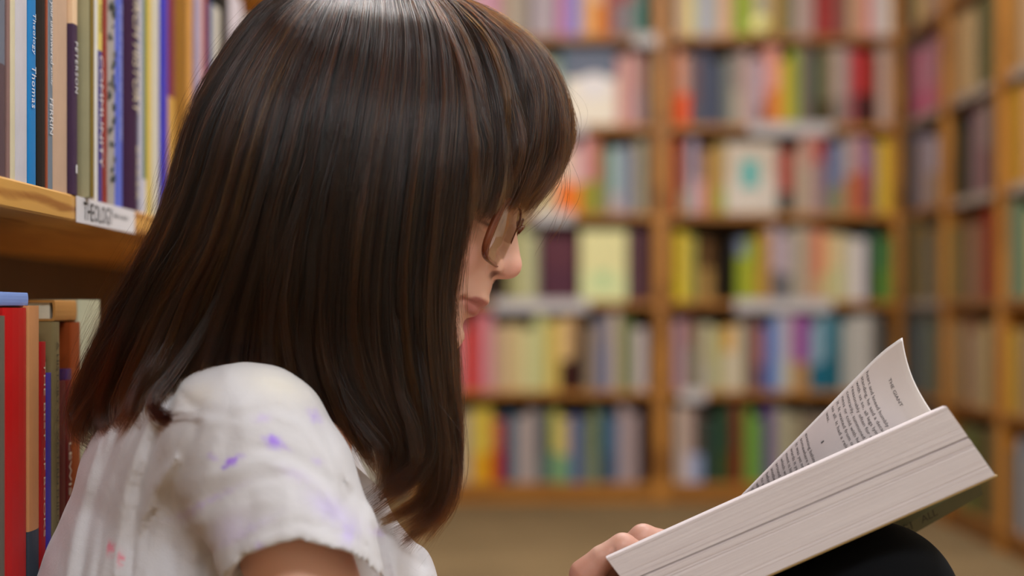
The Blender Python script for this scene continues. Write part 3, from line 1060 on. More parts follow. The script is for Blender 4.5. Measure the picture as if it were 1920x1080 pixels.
d = E(-0.098, 0.034, 0, 0.100, 0.090, 0.074)
d = smin(d, E(-0.058, -0.040, 0, 0.058, 0.070, 0.058), 0.02)
for s in (1, -1):
    d = smin(d, g.cone(H(-0.088, -0.052, s * 0.050), H(-0.026, -0.092, s * 0.010), 0.014, 0.013), 0.02)
    d = smin(d, E(-0.028, -0.034, s * 0.036, 0.020, 0.018, 0.020), 0.016)      # cheek
    d = smin(d, g.cone(H(-0.008, 0.012, s * 0.012), H(-0.018, 0.013, s * 0.042), 0.008, 0.008), 0.010)   # brow ridge
d = smin(d, g.sphere(H(-0.0195, -0.092, 0), 0.0165), 0.012)
d = smin(d, E(-0.014, -0.055, 0, 0.0165, 0.018, 0.026), 0.012)                 # upper jaw under the nose
for s in (1, -1):
    d = smax(d, -E(0.004, -0.006, s * 0.031, 0.011, 0.012, 0.016), 0.012)      # eye socket
    d = smin(d, E(-0.0165, -0.006, s * 0.031, 0.0125, 0.0115, 0.0135), 0.003)  # lowered lid over the eye
    d = smax(d, -g.cone(H(-0.0050, -0.0125, s * 0.022), H(-0.0085, -0.0120, s * 0.041), 0.0009, 0.0009), 0.001)
# nose
d = smin(d, g.cone(H(-0.006, 0.004, 0), H(0.0085, -0.028, 0), 0.0068, 0.0098), 0.010)
d = smin(d, E(0.0050, -0.0315, 0, 0.0138, 0.0098, 0.0100), 0.005)
for s in (1, -1):
    d = smin(d, E(-0.0030, -0.0358, s * 0.0132, 0.0118, 0.0098, 0.0074), 0.0035)
    d = smax(d, -E(-0.0155, -0.034, s * 0.0210, 0.004, 0.011, 0.0036), 0.004)
for s in (1, -1):
    d = smax(d, -g.cone(H(0.0095, -0.0432, s * 0.0088), H(0.0045, -0.0428, s * 0.0170), 0.0045, 0.0036), 0.0010)
# philtrum, lips
d = smax(d, -g.cone(H(0.0045, -0.047, 0), H(0.0070, -0.056, 0), 0.0022, 0.0022), 0.003)
d = smin(d, E(-0.0035, -0.0605, 0, 0.0093, 0.0045, 0.0175), 0.004)
d = smin(d, g.cone(H(-0.002, -0.0625, 0.004), H(-0.0125, -0.0655, 0.021), 0.0048, 0.0022), 0.003)
d = smin(d, g.cone(H(-0.002, -0.0625, -0.004), H(-0.0125, -0.0655, -0.021), 0.0048, 0.0022), 0.003)
d = smin(d, E(-0.0075, -0.0712, 0, 0.0082, 0.0052, 0.0150), 0.004)
d = smin(d, g.cone(H(-0.006, -0.071, 0.005), H(-0.0150, -0.0680, 0.020), 0.0045, 0.0025), 0.004)
d = smin(d, g.cone(H(-0.006, -0.071, -0.005), H(-0.0150, -0.0680, -0.020), 0.0045, 0.0025), 0.004)
for s in (1, -1):
    d = smax(d, -g.cone(H(0.0075, -0.0662, 0), H(-0.0070, -0.0668, s * 0.022), 0.0010, 0.0010), 0.0016)
    d = smax(d, -g.sphere(H(-0.0105, -0.067, s * 0.0245), 0.0022), 0.004)
d = smax(d, -E(0.0000, -0.0815, 0, 0.0065, 0.0040, 0.016), 0.008)              # crease under the lip
# ears
for s in (1, -1):
    e = E(-0.100, -0.012, s * 0.077, 0.018, 0.030, 0.007)
    e = smax(e, -E(-0.096, -0.010, s * 0.085, 0.011, 0.021, 0.007), 0.004)
    d = smin(d, e, 0.004)
# neck
NB0, NB1 = H(-0.105, -0.055, 0), W(485, 730, 1.06)
d = smin(d, g.cone(NB0, NB1, 0.050, 0.056), 0.02)
Vh, Fh = surface_nets(g, d)
Vh = smooth_mesh(Vh, Fh, 1, 0.4)
loc = (Vh - NAS) @ np.array([HF, HU, HN]).T
f_, u_, n_ = loc[:, 0], loc[:, 1], np.abs(loc[:, 2])
base = np.array(lin('e4b29e'))
rosy = np.array(lin('da9484'))
lipc = np.array(lin('b0605c'))
brow = np.array(lin('3c281e'))


def gm(x):
    return np.exp(-x)


tone = np.tile(base, (len(Vh), 1))
def mixc(w, c):
    global tone
    w = np.clip(w, 0, 1)[:, None]
    tone = tone * (1 - w) + np.array(c) * w
mixc(0.6 * gm(((f_ - .015) / .012) ** 2 + ((u_ + .032) / .010) ** 2 + (n_ / .016) ** 2), rosy)
mixc(0.5 * gm(((u_ + .030) / .020) ** 2 + ((n_ - .042) / .018) ** 2), rosy)
lw = np.clip(1.3 - (((u_ + 0.0665) / 0.0092) ** 2 + (n_ / 0.0215) ** 2), 0, .35) / .35 * (f_ > -0.016)
lw *= np.clip((u_ + 0.0760) / .002, 0, 1) * np.clip((-0.0605 - u_) / .0018, 0, 1)
mixc(0.85 * lw, lipc)
mixc(0.9 * gm(((u_ - 0.0125 + 0.10 * np.maximum(n_ - .03, 0)) / .0035) ** 4 + ((n_ - .031) / .019) ** 6) * (f_ > -0.035), brow)
mixc(0.9 * gm(((u_ + 0.0125) / .0015) ** 2 + ((n_ - .031) / .012) ** 6) * (f_ > -0.03), brow)
mixc(0.9 * gm(((f_ - .0065) / .0062) ** 4 + ((u_ + .0420) / .0034) ** 4 + ((n_ - .012) / .0055) ** 4), lin('5a2018'))  # dark nostril shade painted into the skin tone
T_h = tone

# ---- neck base, arms, hidden torso skin
SH_N, EL_N, WR_N = W(490, 850, 0.945), W(700, 1480, 0.900), W(1210, 1300, 1.0)
SH_F, EL_F, WR_F = W(520, 815, 1.175), W(800, 1380, 1.20), W(1030, 1185, 1.085)
g = G((-0.36, 0.82, 0.24), (0.14, 1.28, 0.68), 0.003)
d = g.cone(NB0 + [0, 0, -.03], NB1, 0.050, 0.056)
d = smin(d, g.cone(SH_N, SH_F, 0.048, 0.048), 0.03)
d = smin(d, g.cone(W(430, 860, 1.05), W(440, 1200, 1.05), 0.085, 0.09), 0.03)
for a, b, c in ((SH_N, EL_N, WR_N), (SH_F, EL_F, WR_F)):
    d = smin(d, g.cone(a, b, 0.0365, 0.034), 0.015)
    d = smin(d, g.cone(b, c, 0.036, 0.0235), 0.012)
Va, Fa = surface_nets(g, d)
T_a = np.tile(base, (len(Va), 1))

# ---- far hand holding the lower end of the book
g = G((0.02, 0.93, 0.36), (0.145, 1.13, 0.56), 0.0012)


def P3(px, py, Y):
    return W(px, py, Y)


def finger(g, d, pts, rs, k=0.0025):
    e = None
    for i in range(len(pts) - 1):
        q = g.cone(pts[i], pts[i + 1], rs[i], rs[i + 1])
        e = q if e is None else smin(e, q, 0.002)
    return smin(d, e, k)


wr = WR_F
palm = g.cone(wr, P3(1098, 1148, 1.055), 0.022, 0.021)
palm = smin(palm, g.cone(P3(1105, 1135, 1.072), P3(1122, 1118, 1.02), 0.018, 0.017), 0.012)
d = palm
# little finger side faces the lens: A = little/ring in front, B behind, C, D further
A_ = [P3(1100, 1078, 1.000), P3(1128, 1048, .998), P3(1168, 1026, 0.997), P3(1212, 1050, 1.003), P3(1236, 1078, 1.01)]
B_ = [P3(1125, 1080, 1.022), P3(1160, 1046, 1.020), P3(1206, 1009, 1.018), P3(1238, 1017, 1.020), P3(1268, 1042, 1.025)]
C_ = [P3(1130, 1092, 1.043), P3(1165, 1050, 1.041), P3(1212, 1022, 1.038), P3(1256, 1038, 1.040), P3(1282, 1062, 1.044)]
D_ = [P3(1120, 1108, 1.062), P3(1150, 1070, 1.061), P3(1190, 1045, 1.060), P3(1228, 1054, 1.061), P3(1250, 1076, 1.064)]
d = finger(g, d, A_, [.0125, .0092, .0098, .0088, .0072], .004)
d = finger(g, d, B_, [.0125, .0092, .0100, .0092, .0076], .0018)
d = finger(g, d, C_, [.0125, .0092, .0098, .0090, .0076], .0018)
d = finger(g, d, D_, [.0120, .0088, .0092, .0086, .0070], .0018)
d = finger(g, d, [P3(1085, 1165, 1.03), P3(1110, 1160, 1.0), P3(1150, 1160, .985), P3(1200, 1160, .985)], [.015, .0125, .0110, .0088], .006)
for (pp, r_) in ((P3(1149, 1035, 0.990), .0012),):
    d = smax(d, -g.cone(P3(1146, 1040, .9885), P3(1152, 1030, .9885), .0009, .0009), .0015)
Vb, Fb = surface_nets(g, d)
Vb = smooth_mesh(Vb, Fb, 1, 0.4)
T_b = np.tile(base, (len(Vb), 1))
knk = np.zeros(len(Vb))
for c in (A_[2], B_[2], C_[2], D_[2], A_[1] + [-.004, 0, .01]):
    knk += np.exp(-np.sum((Vb - c) ** 2, 1) / 0.011 ** 2)
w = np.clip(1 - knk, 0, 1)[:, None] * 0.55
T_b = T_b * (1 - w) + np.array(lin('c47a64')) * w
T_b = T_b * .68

# ---- near hand under the book
g = G((0.02, 0.90, 0.36), (0.21, 1.08, 0.50), 0.002)
q0 = WR_N
d = g.cone(q0, P3(1330, 1250, 1.0), .022, .024)
for k_, (yy, ex) in enumerate(((.945, 0), (.965, 12), (.985, 15), (1.005, 5))):
    d = finger(g, d, [P3(1335, 1245, yy + .01), P3(1400, 1210, yy), P3(1450 + ex, 1180, yy), P3(1490 + ex, 1160, yy)], [.011, .009, .0085, .007], .003)
d = finger(g, d, [P3(1260, 1250, .97), P3(1300, 1215, .935), P3(1345, 1185, .925)], [.013, .011, .009], .005)
Vn, Fn = surface_nets(g, d)
T_n = np.tile(base, (len(Vn), 1))

Vs, Fs, Ts, o_ = [], [], [], 0
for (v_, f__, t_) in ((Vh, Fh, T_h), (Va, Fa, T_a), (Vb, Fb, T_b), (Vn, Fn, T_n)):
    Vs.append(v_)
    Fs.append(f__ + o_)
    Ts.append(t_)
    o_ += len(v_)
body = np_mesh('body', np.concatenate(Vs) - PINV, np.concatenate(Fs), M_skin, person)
at_ = body.data.color_attributes.new('tone', 'FLOAT_COLOR', 'POINT')
at_.data.foreach_set('color', np.concatenate([np.concatenate(Ts), np.ones((o_, 1))], 1).astype(np.float32).ravel())

# ------------------------------------------------------------------ T-shirt
g = G((-0.352, 0.84, 0.16), (0.015, 1.28, 0.715), 0.0026)
tor = g.cone(W(364, 912, 1.045), W(385, 1230, 1.06), 0.082, 0.118)
tor = smin(tor, g.cone(W(380, 1180, 1.05), W(430, 1750, 1.05), 0.120, 0.135), 0.04)
tor = smin(tor, g.cone(W(600, 1000, 1.05), W(560, 1130, 1.055), 0.054, 0.104), 0.04)
tor = smin(tor, g.cone(W(560, 960, 1.0), W(650, 1122, 1.02), 0.045, 0.066), 0.02)
tor = smin(tor, g.cone(W(350, 900, 1.0), W(430, 850, .96), 0.052, 0.048), 0.025)
tor = smin(tor, g.cone(W(420, 860, 1.13), W(500, 860, 1.17), 0.075, 0.058), 0.04)
tor = smin(tor, g.cone(W(440, 830, 1.0), W(470, 800, 1.08), 0.055, 0.055), 0.04)
far = g.cone(W(520, 830, 1.175), W(640, 1110, 1.185), 0.055, 0.060)
slv = g.cone(W(474, 832, 0.940), W(563, 1070, 0.905), 0.0527, 0.0475)
slv = smin(slv, g.cone(W(560, 900, 0.935), W(600, 1080, 0.915), 0.035, 0.039), 0.02)
# folds: polylines in the picture on the near side, (width m, depth m)
X3 = g.x + 0 * g.y + 0 * g.z
Z3 = g.z + 0 * g.x + 0 * g.y
Y3 = g.y + 0 * g.x + 0 * g.z
PX = (X3 / Y3 * F + 960).astype(np.float32)
PY = (HY - (Z3 - CAMZ) / Y3 * F).astype(np.float32)
nearside = np.clip((1.10 - Y3) / 0.08, 0, 1)


def fold(pts, w, dep):
    best = np.full(PX.shape, 1e9, np.float32)
    n = len(pts) - 1
    for i in range(n):
        (ax_, ay), (bx_, by) = pts[i], pts[i + 1]
        dx, dy = bx_ - ax_, by - ay
        t = np.clip(((PX - ax_) * dx + (PY - ay) * dy) / (dx * dx + dy * dy), 0, 1)
        q = (PX - ax_ - t * dx) ** 2 + (PY - ay - t * dy) ** 2
        tt = (i + t) / n
        q = q / np.maximum(0.15, np.sin(np.pi * np.clip(tt, .04, .96))) ** 1.0
        best = np.minimum(best, q)
    w = w * 1.35
    return dep * .78 * np.exp(-best / (w * w)) * nearside


disp = np.zeros(PX.shape, np.float32)
FOLDS = [
    ([(330, 730), (295, 800), (262, 900), (245, 1080)], 10, -.0045), ([(300, 760), (262, 830), (235, 920), (215, 1080)], 12, .0035),
    ([(225, 800), (190, 900), (165, 1000), (150, 1090)], 11, -.0040), ([(185, 830), (160, 910), (138, 1000), (125, 1090)], 9, .0030),
    ([(265, 800), (225, 880), (195, 980), (180, 1090)], 9, -.0030),
    ([(330, 860), (285, 930), (262, 1000), (272, 1090)], 13, .0055), ([(288, 960), (268, 1010), (268, 1090)], 8, -.0055),
    ([(370, 800), (330, 900), (320, 1000), (330, 1090)], 16, -.0035), ([(410, 820), (375, 930), (365, 1050)], 14, .0030),
    ([(640, 900), (668, 960), (684, 1020), (705, 1090)], 12, -.0055), ([(690, 950), (725, 1000), (745, 1090)], 13, .0040),
    ([(660, 920), (640, 960), (600, 990)], 10, -.0020),
    ([(340, 740), (380, 775), (450, 780), (520, 760)], 9, -.0022), ([(330, 770), (400, 790), (440, 768), (470, 735)], 9, .0022),
    ([(500, 720), (560, 740), (600, 790), (625, 850)], 9, -.0022), ([(520, 780), (570, 800), (610, 850), (632, 905)], 8, .0026),
    ([(480, 840), (540, 850), (600, 890), (640, 940)], 10, -.0022), ([(500, 870), (560, 880), (615, 925), (650, 985)], 8, .0024),
    ([(360, 900), (420, 885), (470, 870), (520, 850)], 10, .0020), ([(345, 945), (420, 920), (480, 900), (540, 890)], 10, -.0020),
    ([(350, 990), (420, 960), (500, 940)], 12, .0022), ([(470, 930), (465, 980), (440, 1040)], 13, -.0025), ([(540, 920), (540, 960), (530, 1005)], 13, .0022),
    ([(600, 930), (610, 970), (630, 1020)], 11, -.0025), ([(420, 690), (450, 760), (460, 830)], 12, .0015),
    ([(400, 1030), (385, 1060), (380, 1090)], 9, -.004), ([(720, 940), (770, 990), (790, 1060)], 9, -.0028), ([(760, 975), (800, 1030), (812, 1080)], 8, .0022),
    ([(700, 990), (720, 1040), (728, 1085)], 8, -.0030),
]
for pts, w_, dp in FOLDS:
    disp += fold(pts, w_, dp)
disp += (0.0007 * np.sin(X3 * 150 + Z3 * 60) * np.sin(Z3 * 115 - X3 * 70 + 1.0)).astype(np.float32)
# stitched hem band of the sleeve
tor = tor - disp
far = far - disp * 0
slv = slv - disp * .7
hemx = [340, 385, 430, 470, 520, 570, 620, 660, 700, 740, 780]
hemy = [1190, 1130, 1078, 1040, 1016, 1011, 1019, 1037, 1074, 1120, 1170]
Xh = [(x - 960) / F * .89 for x in hemx]
Zh = [CAMZ - (y - HY) / F * .89 for y in hemy]
hz = np.interp(g.x[:, 0, 0], Xh, Zh).astype(np.float32)[:, None, None] + (Y3 - 0.89) * (-.10)
hz = hz + (0.0010 * np.sin(X3 * 180) + 0.0004 * np.sin(X3 * 530 + 1))
band = np.exp(-((Z3 - hz - 0.0105) / 0.0014) ** 2) * 0.0012
slv = slv + band
cav = g.cone(W(535, 990, 0.918), W(570, 1095, 0.904), 0.036, 0.0435)
slv = smax(slv, -cav, 0.0015)
slv = smax(slv, hz - Z3, 0.0012)
hz2 = (0.455 + 0.0 * X3)
far = smax(far, hz2 - Z3, 0.002)
d = smin(tor, far, 0.025)
# the armhole: let the arm pass between sleeve and side
arm = g.cone(W(500, 900, 0.93), EL_N, 0.043, 0.040)
d = smin(d, slv, 0.020)
# neck opening
d = smax(d, -g.cone(NB1 + [0.012, 0, -.012], NB1 + (NB0 - NB1) * 0.8, 0.060, 0.066), 0.004)
Vt, Ft = surface_nets(g, d)
Vt = smooth_mesh(Vt, Ft, 2, 0.4)
M_shirt, ntt, pt = node_mat('white_cotton')
va = ntt.nodes.new('ShaderNodeAttribute')
va.attribute_name = 'dye'
ntt.links.new(va.outputs['Color'], pt.inputs['Base Color'])
pt.inputs['Roughness'].default_value = 0.9
pt.inputs['Specular IOR Level'].default_value = 0.15
pt.inputs['Sheen Weight'].default_value = 0.25
tct = ntt.nodes.new('ShaderNodeTexCoord')
n1 = ntt.nodes.new('ShaderNodeTexNoise')
n1.inputs['Scale'].default_value = 900
n2 = ntt.nodes.new('ShaderNodeTexNoise')
n2.inputs['Scale'].default_value = 45
n2.inputs['Detail'].default_value = 4
n2.inputs['Distortion'].default_value = 0.8
ad = ntt.nodes.new('ShaderNodeMath')
ad.operation = 'MULTIPLY_ADD'
ad.inputs[1].default_value = 0.15
bt = ntt.nodes.new('ShaderNodeBump')
bt.inputs['Strength'].default_value = 0.45
bt.inputs['Distance'].default_value = 0.0022
ntt.links.new(tct.outputs['Object'], n1.inputs['Vector'])
ntt.links.new(tct.outputs['Object'], n2.inputs['Vector'])
ntt.links.new(n1.outputs['Fac'], ad.inputs[0])
ntt.links.new(n2.outputs['Fac'], ad.inputs[2])
ntt.links.new(ad.outputs[0], bt.inputs['Height'])
ntt.links.new(bt.outputs['Normal'], pt.inputs['Normal'])
shirt = np_mesh('shirt', Vt - PINV, Ft, M_shirt, person)
shirt['label'] = 'loose white T-shirt with purple paint stains'
px_ = Vt[:, 0] / Vt[:, 1] * F + 960
py_ = HY - (Vt[:, 2] - CAMZ) / Vt[:, 1] * F
nr = np.clip((1.08 - Vt[:, 1]) / .03, 0, 1)
dye = np.tile(np.array(lin('c4bfc3')), (len(Vt), 1))


def stain(cx, cy_, a, b, ang, col, k=1.0, p=2):
    global dye
    c_, s_ = math.cos(ang), math.sin(ang)
    wob = 3.0 * np.sin(px_ * .35 + cy_) + 2.5 * np.sin(py_ * .42 + cx)
    u = ((px_ - cx) * c_ + (py_ - cy_) * s_ + wob) / a
    v = (-(px_ - cx) * s_ + (py_ - cy_) * c_ + wob * .6) / b
    w = (k * np.exp(-(u * u + v * v) ** (p / 2)) * nr)[:, None]
    dye = dye * (1 - w) + np.array(lin(col)) * w


PU = '9a6ed8'
for a in ((437, 863, 17, 7, -.5, PU, 1, 3), (424, 873, 9, 4, -.8, '8458cc', .9, 3), (512, 828, 15, 12, .3, 'a07ce0', .95, 3), (532, 838, 12, 4, .4, PU, .6, 2),
          (590, 780, 14, 9, .8, 'a888dc', .6, 2), (492, 785, 14, 7, -.2, 'b89cdc', .45, 2), (398, 857, 9, 4, 0, 'a888dc', .5, 2),
          (390, 940, 60, 5, -.45, 'b8a0d8', .5, 2), (355, 965, 20, 9, -.6, 'b8a0d8', .4, 2), (430, 990, 40, 25, -.5, 'c4b4e0', .4, 2),
          (620, 955, 45, 20, .6, 'bcaae4', .5, 2), (655, 1000, 14, 22, .3, 'b8a4e4', .55, 2), (595, 865, 9, 6, .3, 'b49cdc', .5, 2), (555, 890, 30, 10, .4, 'ccbce4', .4, 2),
          (486, 1026, 9, 8, 0, 'ac8cd8', .5, 2), (708, 998, 14, 8, .4, 'c4b0e0', .5, 2), (455, 1000, 60, 8, -.5, 'c0aee0', .35, 2),
          (206, 1030, 5, 12, .2, 'e07088', .8, 2), (225, 1048, 4, 13, .1, 'e05c78', .8, 2), (209, 1022, 3, 6, 0, 'e07088', .6, 2),
          (520, 720, 70, 30, .3, 'd8cebc', .5, 2), (370, 740, 40, 25, -.3, 'd4c8b8', .5, 2)):
    stain(*a)
at_ = shirt.data.color_attributes.new('dye', 'FLOAT_COLOR', 'POINT')
at_.data.foreach_set('color', np.concatenate([dye, np.ones((len(Vt), 1))], 1).astype(np.float32).ravel())

# ------------------------------------------------------------------ trousers and shoes
KN_N, KN_F = W(1640, 1136, 1.0), W(1500, 1290, 1.16)
g = G((-0.40, 0.86, 0.004), (0.50, 1.32, 0.53), 0.0045)
hipn, hipf = np.array([-0.20, 0.97, 0.125]), np.array([-0.20, 1.14, 0.125])
d = g.cone(hipn, hipf, 0.118, 0.118)
d = smin(d, g.cone(hipn, KN_N, 0.086, 0.0565), 0.03)
d = smin(d, g.cone(KN_N, (0.345, 0.99, 0.09), 0.0565, 0.050), 0.012)
d = smin(d, g.cone(hipf, KN_F, 0.086, 0.057), 0.03)
d = smin(d, g.cone(KN_F, (0.33, 1.16, 0.09), 0.057, 0.050), 0.012)
Vl, Fl = surface_nets(g, d)
trou = np_mesh('trousers', smooth_mesh(Vl, Fl, 2) - PINV, Fl, simple('black_trouser_cloth', '0c0c0f', 0.9, 0.12, bump=.2, bscale=600), person)
for (fx, fy) in ((0.345, 0.99), (0.33, 1.16)):
    g = G((fx - .09, fy - .06, 0.001), (fx + .22, fy + .06, 0.13), 0.004)
    d = g.cone((fx - .02, fy, .055), (fx + .13, fy, .036), .038, .034)
    d = smin(d, g.cone((fx, fy, .08), (fx + .02, fy, .05), .040, .040), .02)
    d = smax(d, 0.004 - (g.z + 0 * g.x + 0 * g.y), .003)
    Vq, Fq_ = surface_nets(g, d)
    np_mesh('shoe', Vq - PINV, Fq_, simple('dark_shoe_canvas', '26242a', 0.8), person)

# ------------------------------------------------------------------ glasses
glasses = empty('eyeglasses', tuple(H(0, 0, 0)))
GI = np.array(H(0, 0, 0))
tag(glasses, 'eyeglasses with translucent brown frame worn by the reader', 'glasses')
M_fr, ntf, pf = node_mat('brown_acetate')
pf.inputs['Base Color'].default_value = (*lin('743a24'), 1)
pf.inputs['Roughness'].default_value = 0.12
pf.inputs['Transmission Weight'].default_value = 0.12
pf.inputs['IOR'].default_value = 1.45
M_gl = bpy.data.materials.new('lens_glass')
M_gl.use_nodes = True
nt = M_gl.node_tree
nt.nodes.clear()
out = nt.nodes.new('ShaderNodeOutputMaterial')
tr = nt.nodes.new('ShaderNodeBsdfTransparent')
tr.inputs[0].default_value = (0.88, 0.86, 0.80, 1)
gs = nt.nodes.new('ShaderNodeBsdfGlossy')
gs.inputs['Roughness'].default_value = 0.03
fr = nt.nodes.new('ShaderNodeFresnel')
fr.inputs[0].default_value = 1.5
ms = nt.nodes.new('ShaderNodeMixShader')
coat = nt.nodes.new('ShaderNodeMath')      # anti-reflective coating
coat.operation = 'MULTIPLY'
coat.inputs[1].default_value = 0.22
nt.links.new(fr.outputs[0], coat.inputs[0])
nt.links.new(coat.outputs[0], ms.inputs[0])
nt.links.new(tr.outputs[0], ms.inputs[1])
nt.links.new(gs.outputs[0], ms.inputs[2])
nt.links.new(ms.outputs[0], out.inputs[0])
LC_U, LC_N, HW, HH = -0.0140, 0.0335, 0.0255, 0.0232


def lens_pt(s, a, e=0.0):
    """outline point at angle a, grown by e"""
    c_, si = math.cos(a), math.sin(a)
    p = 3.6
    r = (abs(c_) ** p + abs(si) ** p) ** (-1 / p)
    n = LC_N + (HW + e) * r * c_
    u = LC_U + (HH + e) * r * si * (1.0 if si > 0 else 0.97)
    f = 0.0068 - 0.20 * max(0, n - 0.01) - 0.9 * (n - 0.0335) ** 2 * 0 + (u + 0.0135) * 0.03
    return f, u, s * n


for s in (1, -1):
    NSEG = 56
    mb = MB()
    V = []
    for i in range(NSEG):
        a = 2 * math.pi * i / NSEG
        tmp = (1 + math.cos(a)) / 2             # 1 at the temple side
        wr_, dp_ = 0.0006 + 0.0013 * tmp, 0.0005 + 0.0024 * tmp ** 1.2
        for (e, df) in ((0, -dp_), (0, dp_), (wr_, dp_ * .8), (wr_ * 1.25, 0), (wr_, -dp_ * .8)):
            f0, u0, n0 = lens_pt(s, a, e)
            V.append(H(f0 + df, u0, n0) - GI)
    fs = []
    for i in range(NSEG):
        j = (i + 1) % NSEG
        for q in range(5):
            r_ = (q + 1) % 5
            fs.append((i * 5 + q, j * 5 + q, j * 5 + r_, i * 5 + r_))
    mesh_obj('rim', V, fs, M_fr, glasses, True)
    V, fs = [], []
    for e in (-0.0003, 0.0003):
        for i in range(NSEG):
            f0, u0, n0 = lens_pt(s, 2 * math.pi * i / NSEG)
            V.append(H(f0 + e, u0, n0) - GI)
    V.append(H(0.0068 - .2 * .0235 + .0004, LC_U, s * LC_N) - GI)
    V.append(H(0.0068 - .2 * .0235 - .0002, LC_U, s * LC_N) - GI)
    for i in range(NSEG):
        j = (i + 1) % NSEG
        fs.append((NSEG + i, NSEG + j, 2 * NSEG))
        fs.append((j, i, 2 * NSEG + 1))
        fs.append((i, j, NSEG + j, NSEG + i))
    mesh_obj('lens', V, fs, M_gl, glasses, True)


def tube(pts, rs, n=10, sq=1.0):
    P = [np.array(p, float) for p in pts]
    V, fs = [], []
    for i, p in enumerate(P):
        t = P[min(i + 1, len(P) - 1)] - P[max(i - 1, 0)]
        t = t / np.linalg.norm(t)
        up = np.array([0, 0, 1.0]) if abs(t[2]) < .9 else np.array([1.0, 0, 0])
        a = np.cross(t, up)
        a /= np.linalg.norm(a)
        b = np.cross(a, t)
        r = rs[i] if hasattr(rs, '__len__') else rs
        for k in range(n):
            an = 2 * math.pi * k / n
            V.append(p + a * math.cos(an) * r + b * math.sin(an) * r * sq)
    for i in range(len(P) - 1):
        for k in range(n):
            k2 = (k + 1) % n
            fs.append((i * n + k, i * n + k2, (i + 1) * n + k2, (i + 1) * n + k))
    fs.append(tuple(range(n - 1, -1, -1)))
    fs.append(tuple((len(P) - 1) * n + k for k in range(n)))
    return V, fs


V, fs = tube([H(0.0075, -0.004, 0.0085) - GI, H(0.0098, 0.000, 0.004) - GI, H(0.0104, 0.001, 0) - GI, H(0.0098, 0.000, -0.004) - GI, H(0.0075, -0.004, -0.0085) - GI], .0009)
mesh_obj('bridge', V, fs, M_fr, glasses, True)
for s in (1, -1):
    V, fs = tube([H(-0.002, 0.0045, s * .059) - GI, H(-0.005, 0.0055, s * .0645) - GI, H(-0.012, 0.006, s * .0665) - GI, H(-.05, 0.006, s * .0700) - GI,
                  H(-.098, 0.004, s * .0765) - GI, H(-.112, -.006, s * .079) - GI, H(-.120, -.030, s * .077) - GI], [.0018, .0017, .0013, .0011, .0011, .0014, .0012], 10, 1.5)
    mesh_obj('temple_arm', V, fs, M_fr, glasses, True)

# ------------------------------------------------------------------ hair
M_hair = bpy.data.materials.new('dark_brown_hair')
M_hair.use_nodes = True
nt = M_hair.node_tree
nt.nodes.clear()
out = nt.nodes.new('ShaderNodeOutputMaterial')
hb = nt.nodes.new('ShaderNodeBsdfHairPrincipled')
hb.parametrization = 'MELANIN'
hb.inputs['Melanin'].default_value = 0.80
hb.inputs['Melanin Redness'].default_value = 0.72
hb.inputs['Roughness'].default_value = 0.22
hb.inputs['Radial Roughness'].default_value = 0.35
hb.inputs['Random Color'].default_value = 0.25
ma = nt.nodes.new('ShaderNodeAttribute')
ma.attribute_name = 'pigment'
nt.links.new(ma.outputs['Fac'], hb.inputs['Melanin'])
hb.inputs['Random Roughness'].default_value = 0.2
nt.links.new(hb.outputs[0], out.inputs[0])
M_hm = simple('hair_underlayer', '241812', 0.6, 0.2)


def crm(pts, n):
    """Catmull-Rom resample, uniform by length"""
    P = np.array(pts, float)
    Q = np.vstack([2 * P[0] - P[1], P, 2 * P[-1] - P[-2]])
    o = []
    for i in range(1, len(Q) - 2):
        for t in np.linspace(0, 1, 12, endpoint=False):
            a, b, c, e = Q[i - 1], Q[i], Q[i + 1], Q[i + 2]
            o.append(0.5 * ((2 * b) + (-a + c) * t + (2 * a - 5 * b + 4 * c - e) * t * t + (-a + 3 * b - 3 * c + e) * t ** 3))
    o.append(P[-1])
    o = np.array(o)
    L = np.concatenate([[0], np.cumsum(np.linalg.norm(np.diff(o[:, :2], axis=0), axis=1))])
    s = np.linspace(0, L[-1], n)
    return np.stack([np.interp(s, L, o[:, k]) for k in range(o.shape[1])], 1)


NS = 28
# guides: (column, row, sideways distance from the head's middle plane in metres)
GB = [
    [(600, -30, 0), (500, 2, .005), (420, 92, .005), (365, 190, .005), (330, 290, .005), (300, 400, .005), (240, 520, .005), (180, 630, .006), (135, 740, .01), (122, 800, .01), (152, 836, .01)],
    [(606, -30, 0), (520, 28, .030), (450, 125, .045), (400, 240, .052), (368, 350, .054), (330, 450, .055), (275, 560, .055), (228, 660, .055), (195, 750, .05), (190, 800, .05), (230, 822, .055)],
    [(618, -31, 0), (560, 40, .050), (500, 150, .070), (460, 270, .080), (430, 380, .082), (395, 480, .082), (350, 570, .08), (318, 660, .08), (285, 735, .085), (278, 775, .09), (300, 800, .10)],
    [(640, -32, 0), (600, 50, .058), (560, 170, .080), (530, 290, .090), (502, 400, .092), (475, 500, .09), (445, 600, .085), (425, 680, .08), (412, 740, .075)],
    [(680, -33, 0), (665, 50, .060), (640, 170, .085), (618, 300, .094), (598, 420, .096), (585, 530, .094), (575, 620, .09), (590, 700, .085), (630, 790, .08), (680, 860, .08)],
    [(730, -31, 0), (742, 60, .060), (735, 180, .085), (715, 310, .095), (700, 430, .098), (690, 540, .096), (690, 640, .092), (712, 740, .09), (752, 820, .088), (755, 890, .085), (710, 935, .08)],
    [(780, -24, 0), (815, 60, .055), (825, 180, .080), (815, 300, .090), (800, 420, .092), (790, 540, .090), (796, 650, .088), (812, 760, .086), (826, 860, .084), (812, 940, .08), (762, 975, .075)],
    [(825, -14, 0), (880, 80, .045), (903, 180, .066), (898, 290, .074), (880, 400, .076), (858, 500, .074), (842, 600, .072), (844, 720, .072), (846, 840, .07), (836, 940, .066), (792, 1012, .06)],
]
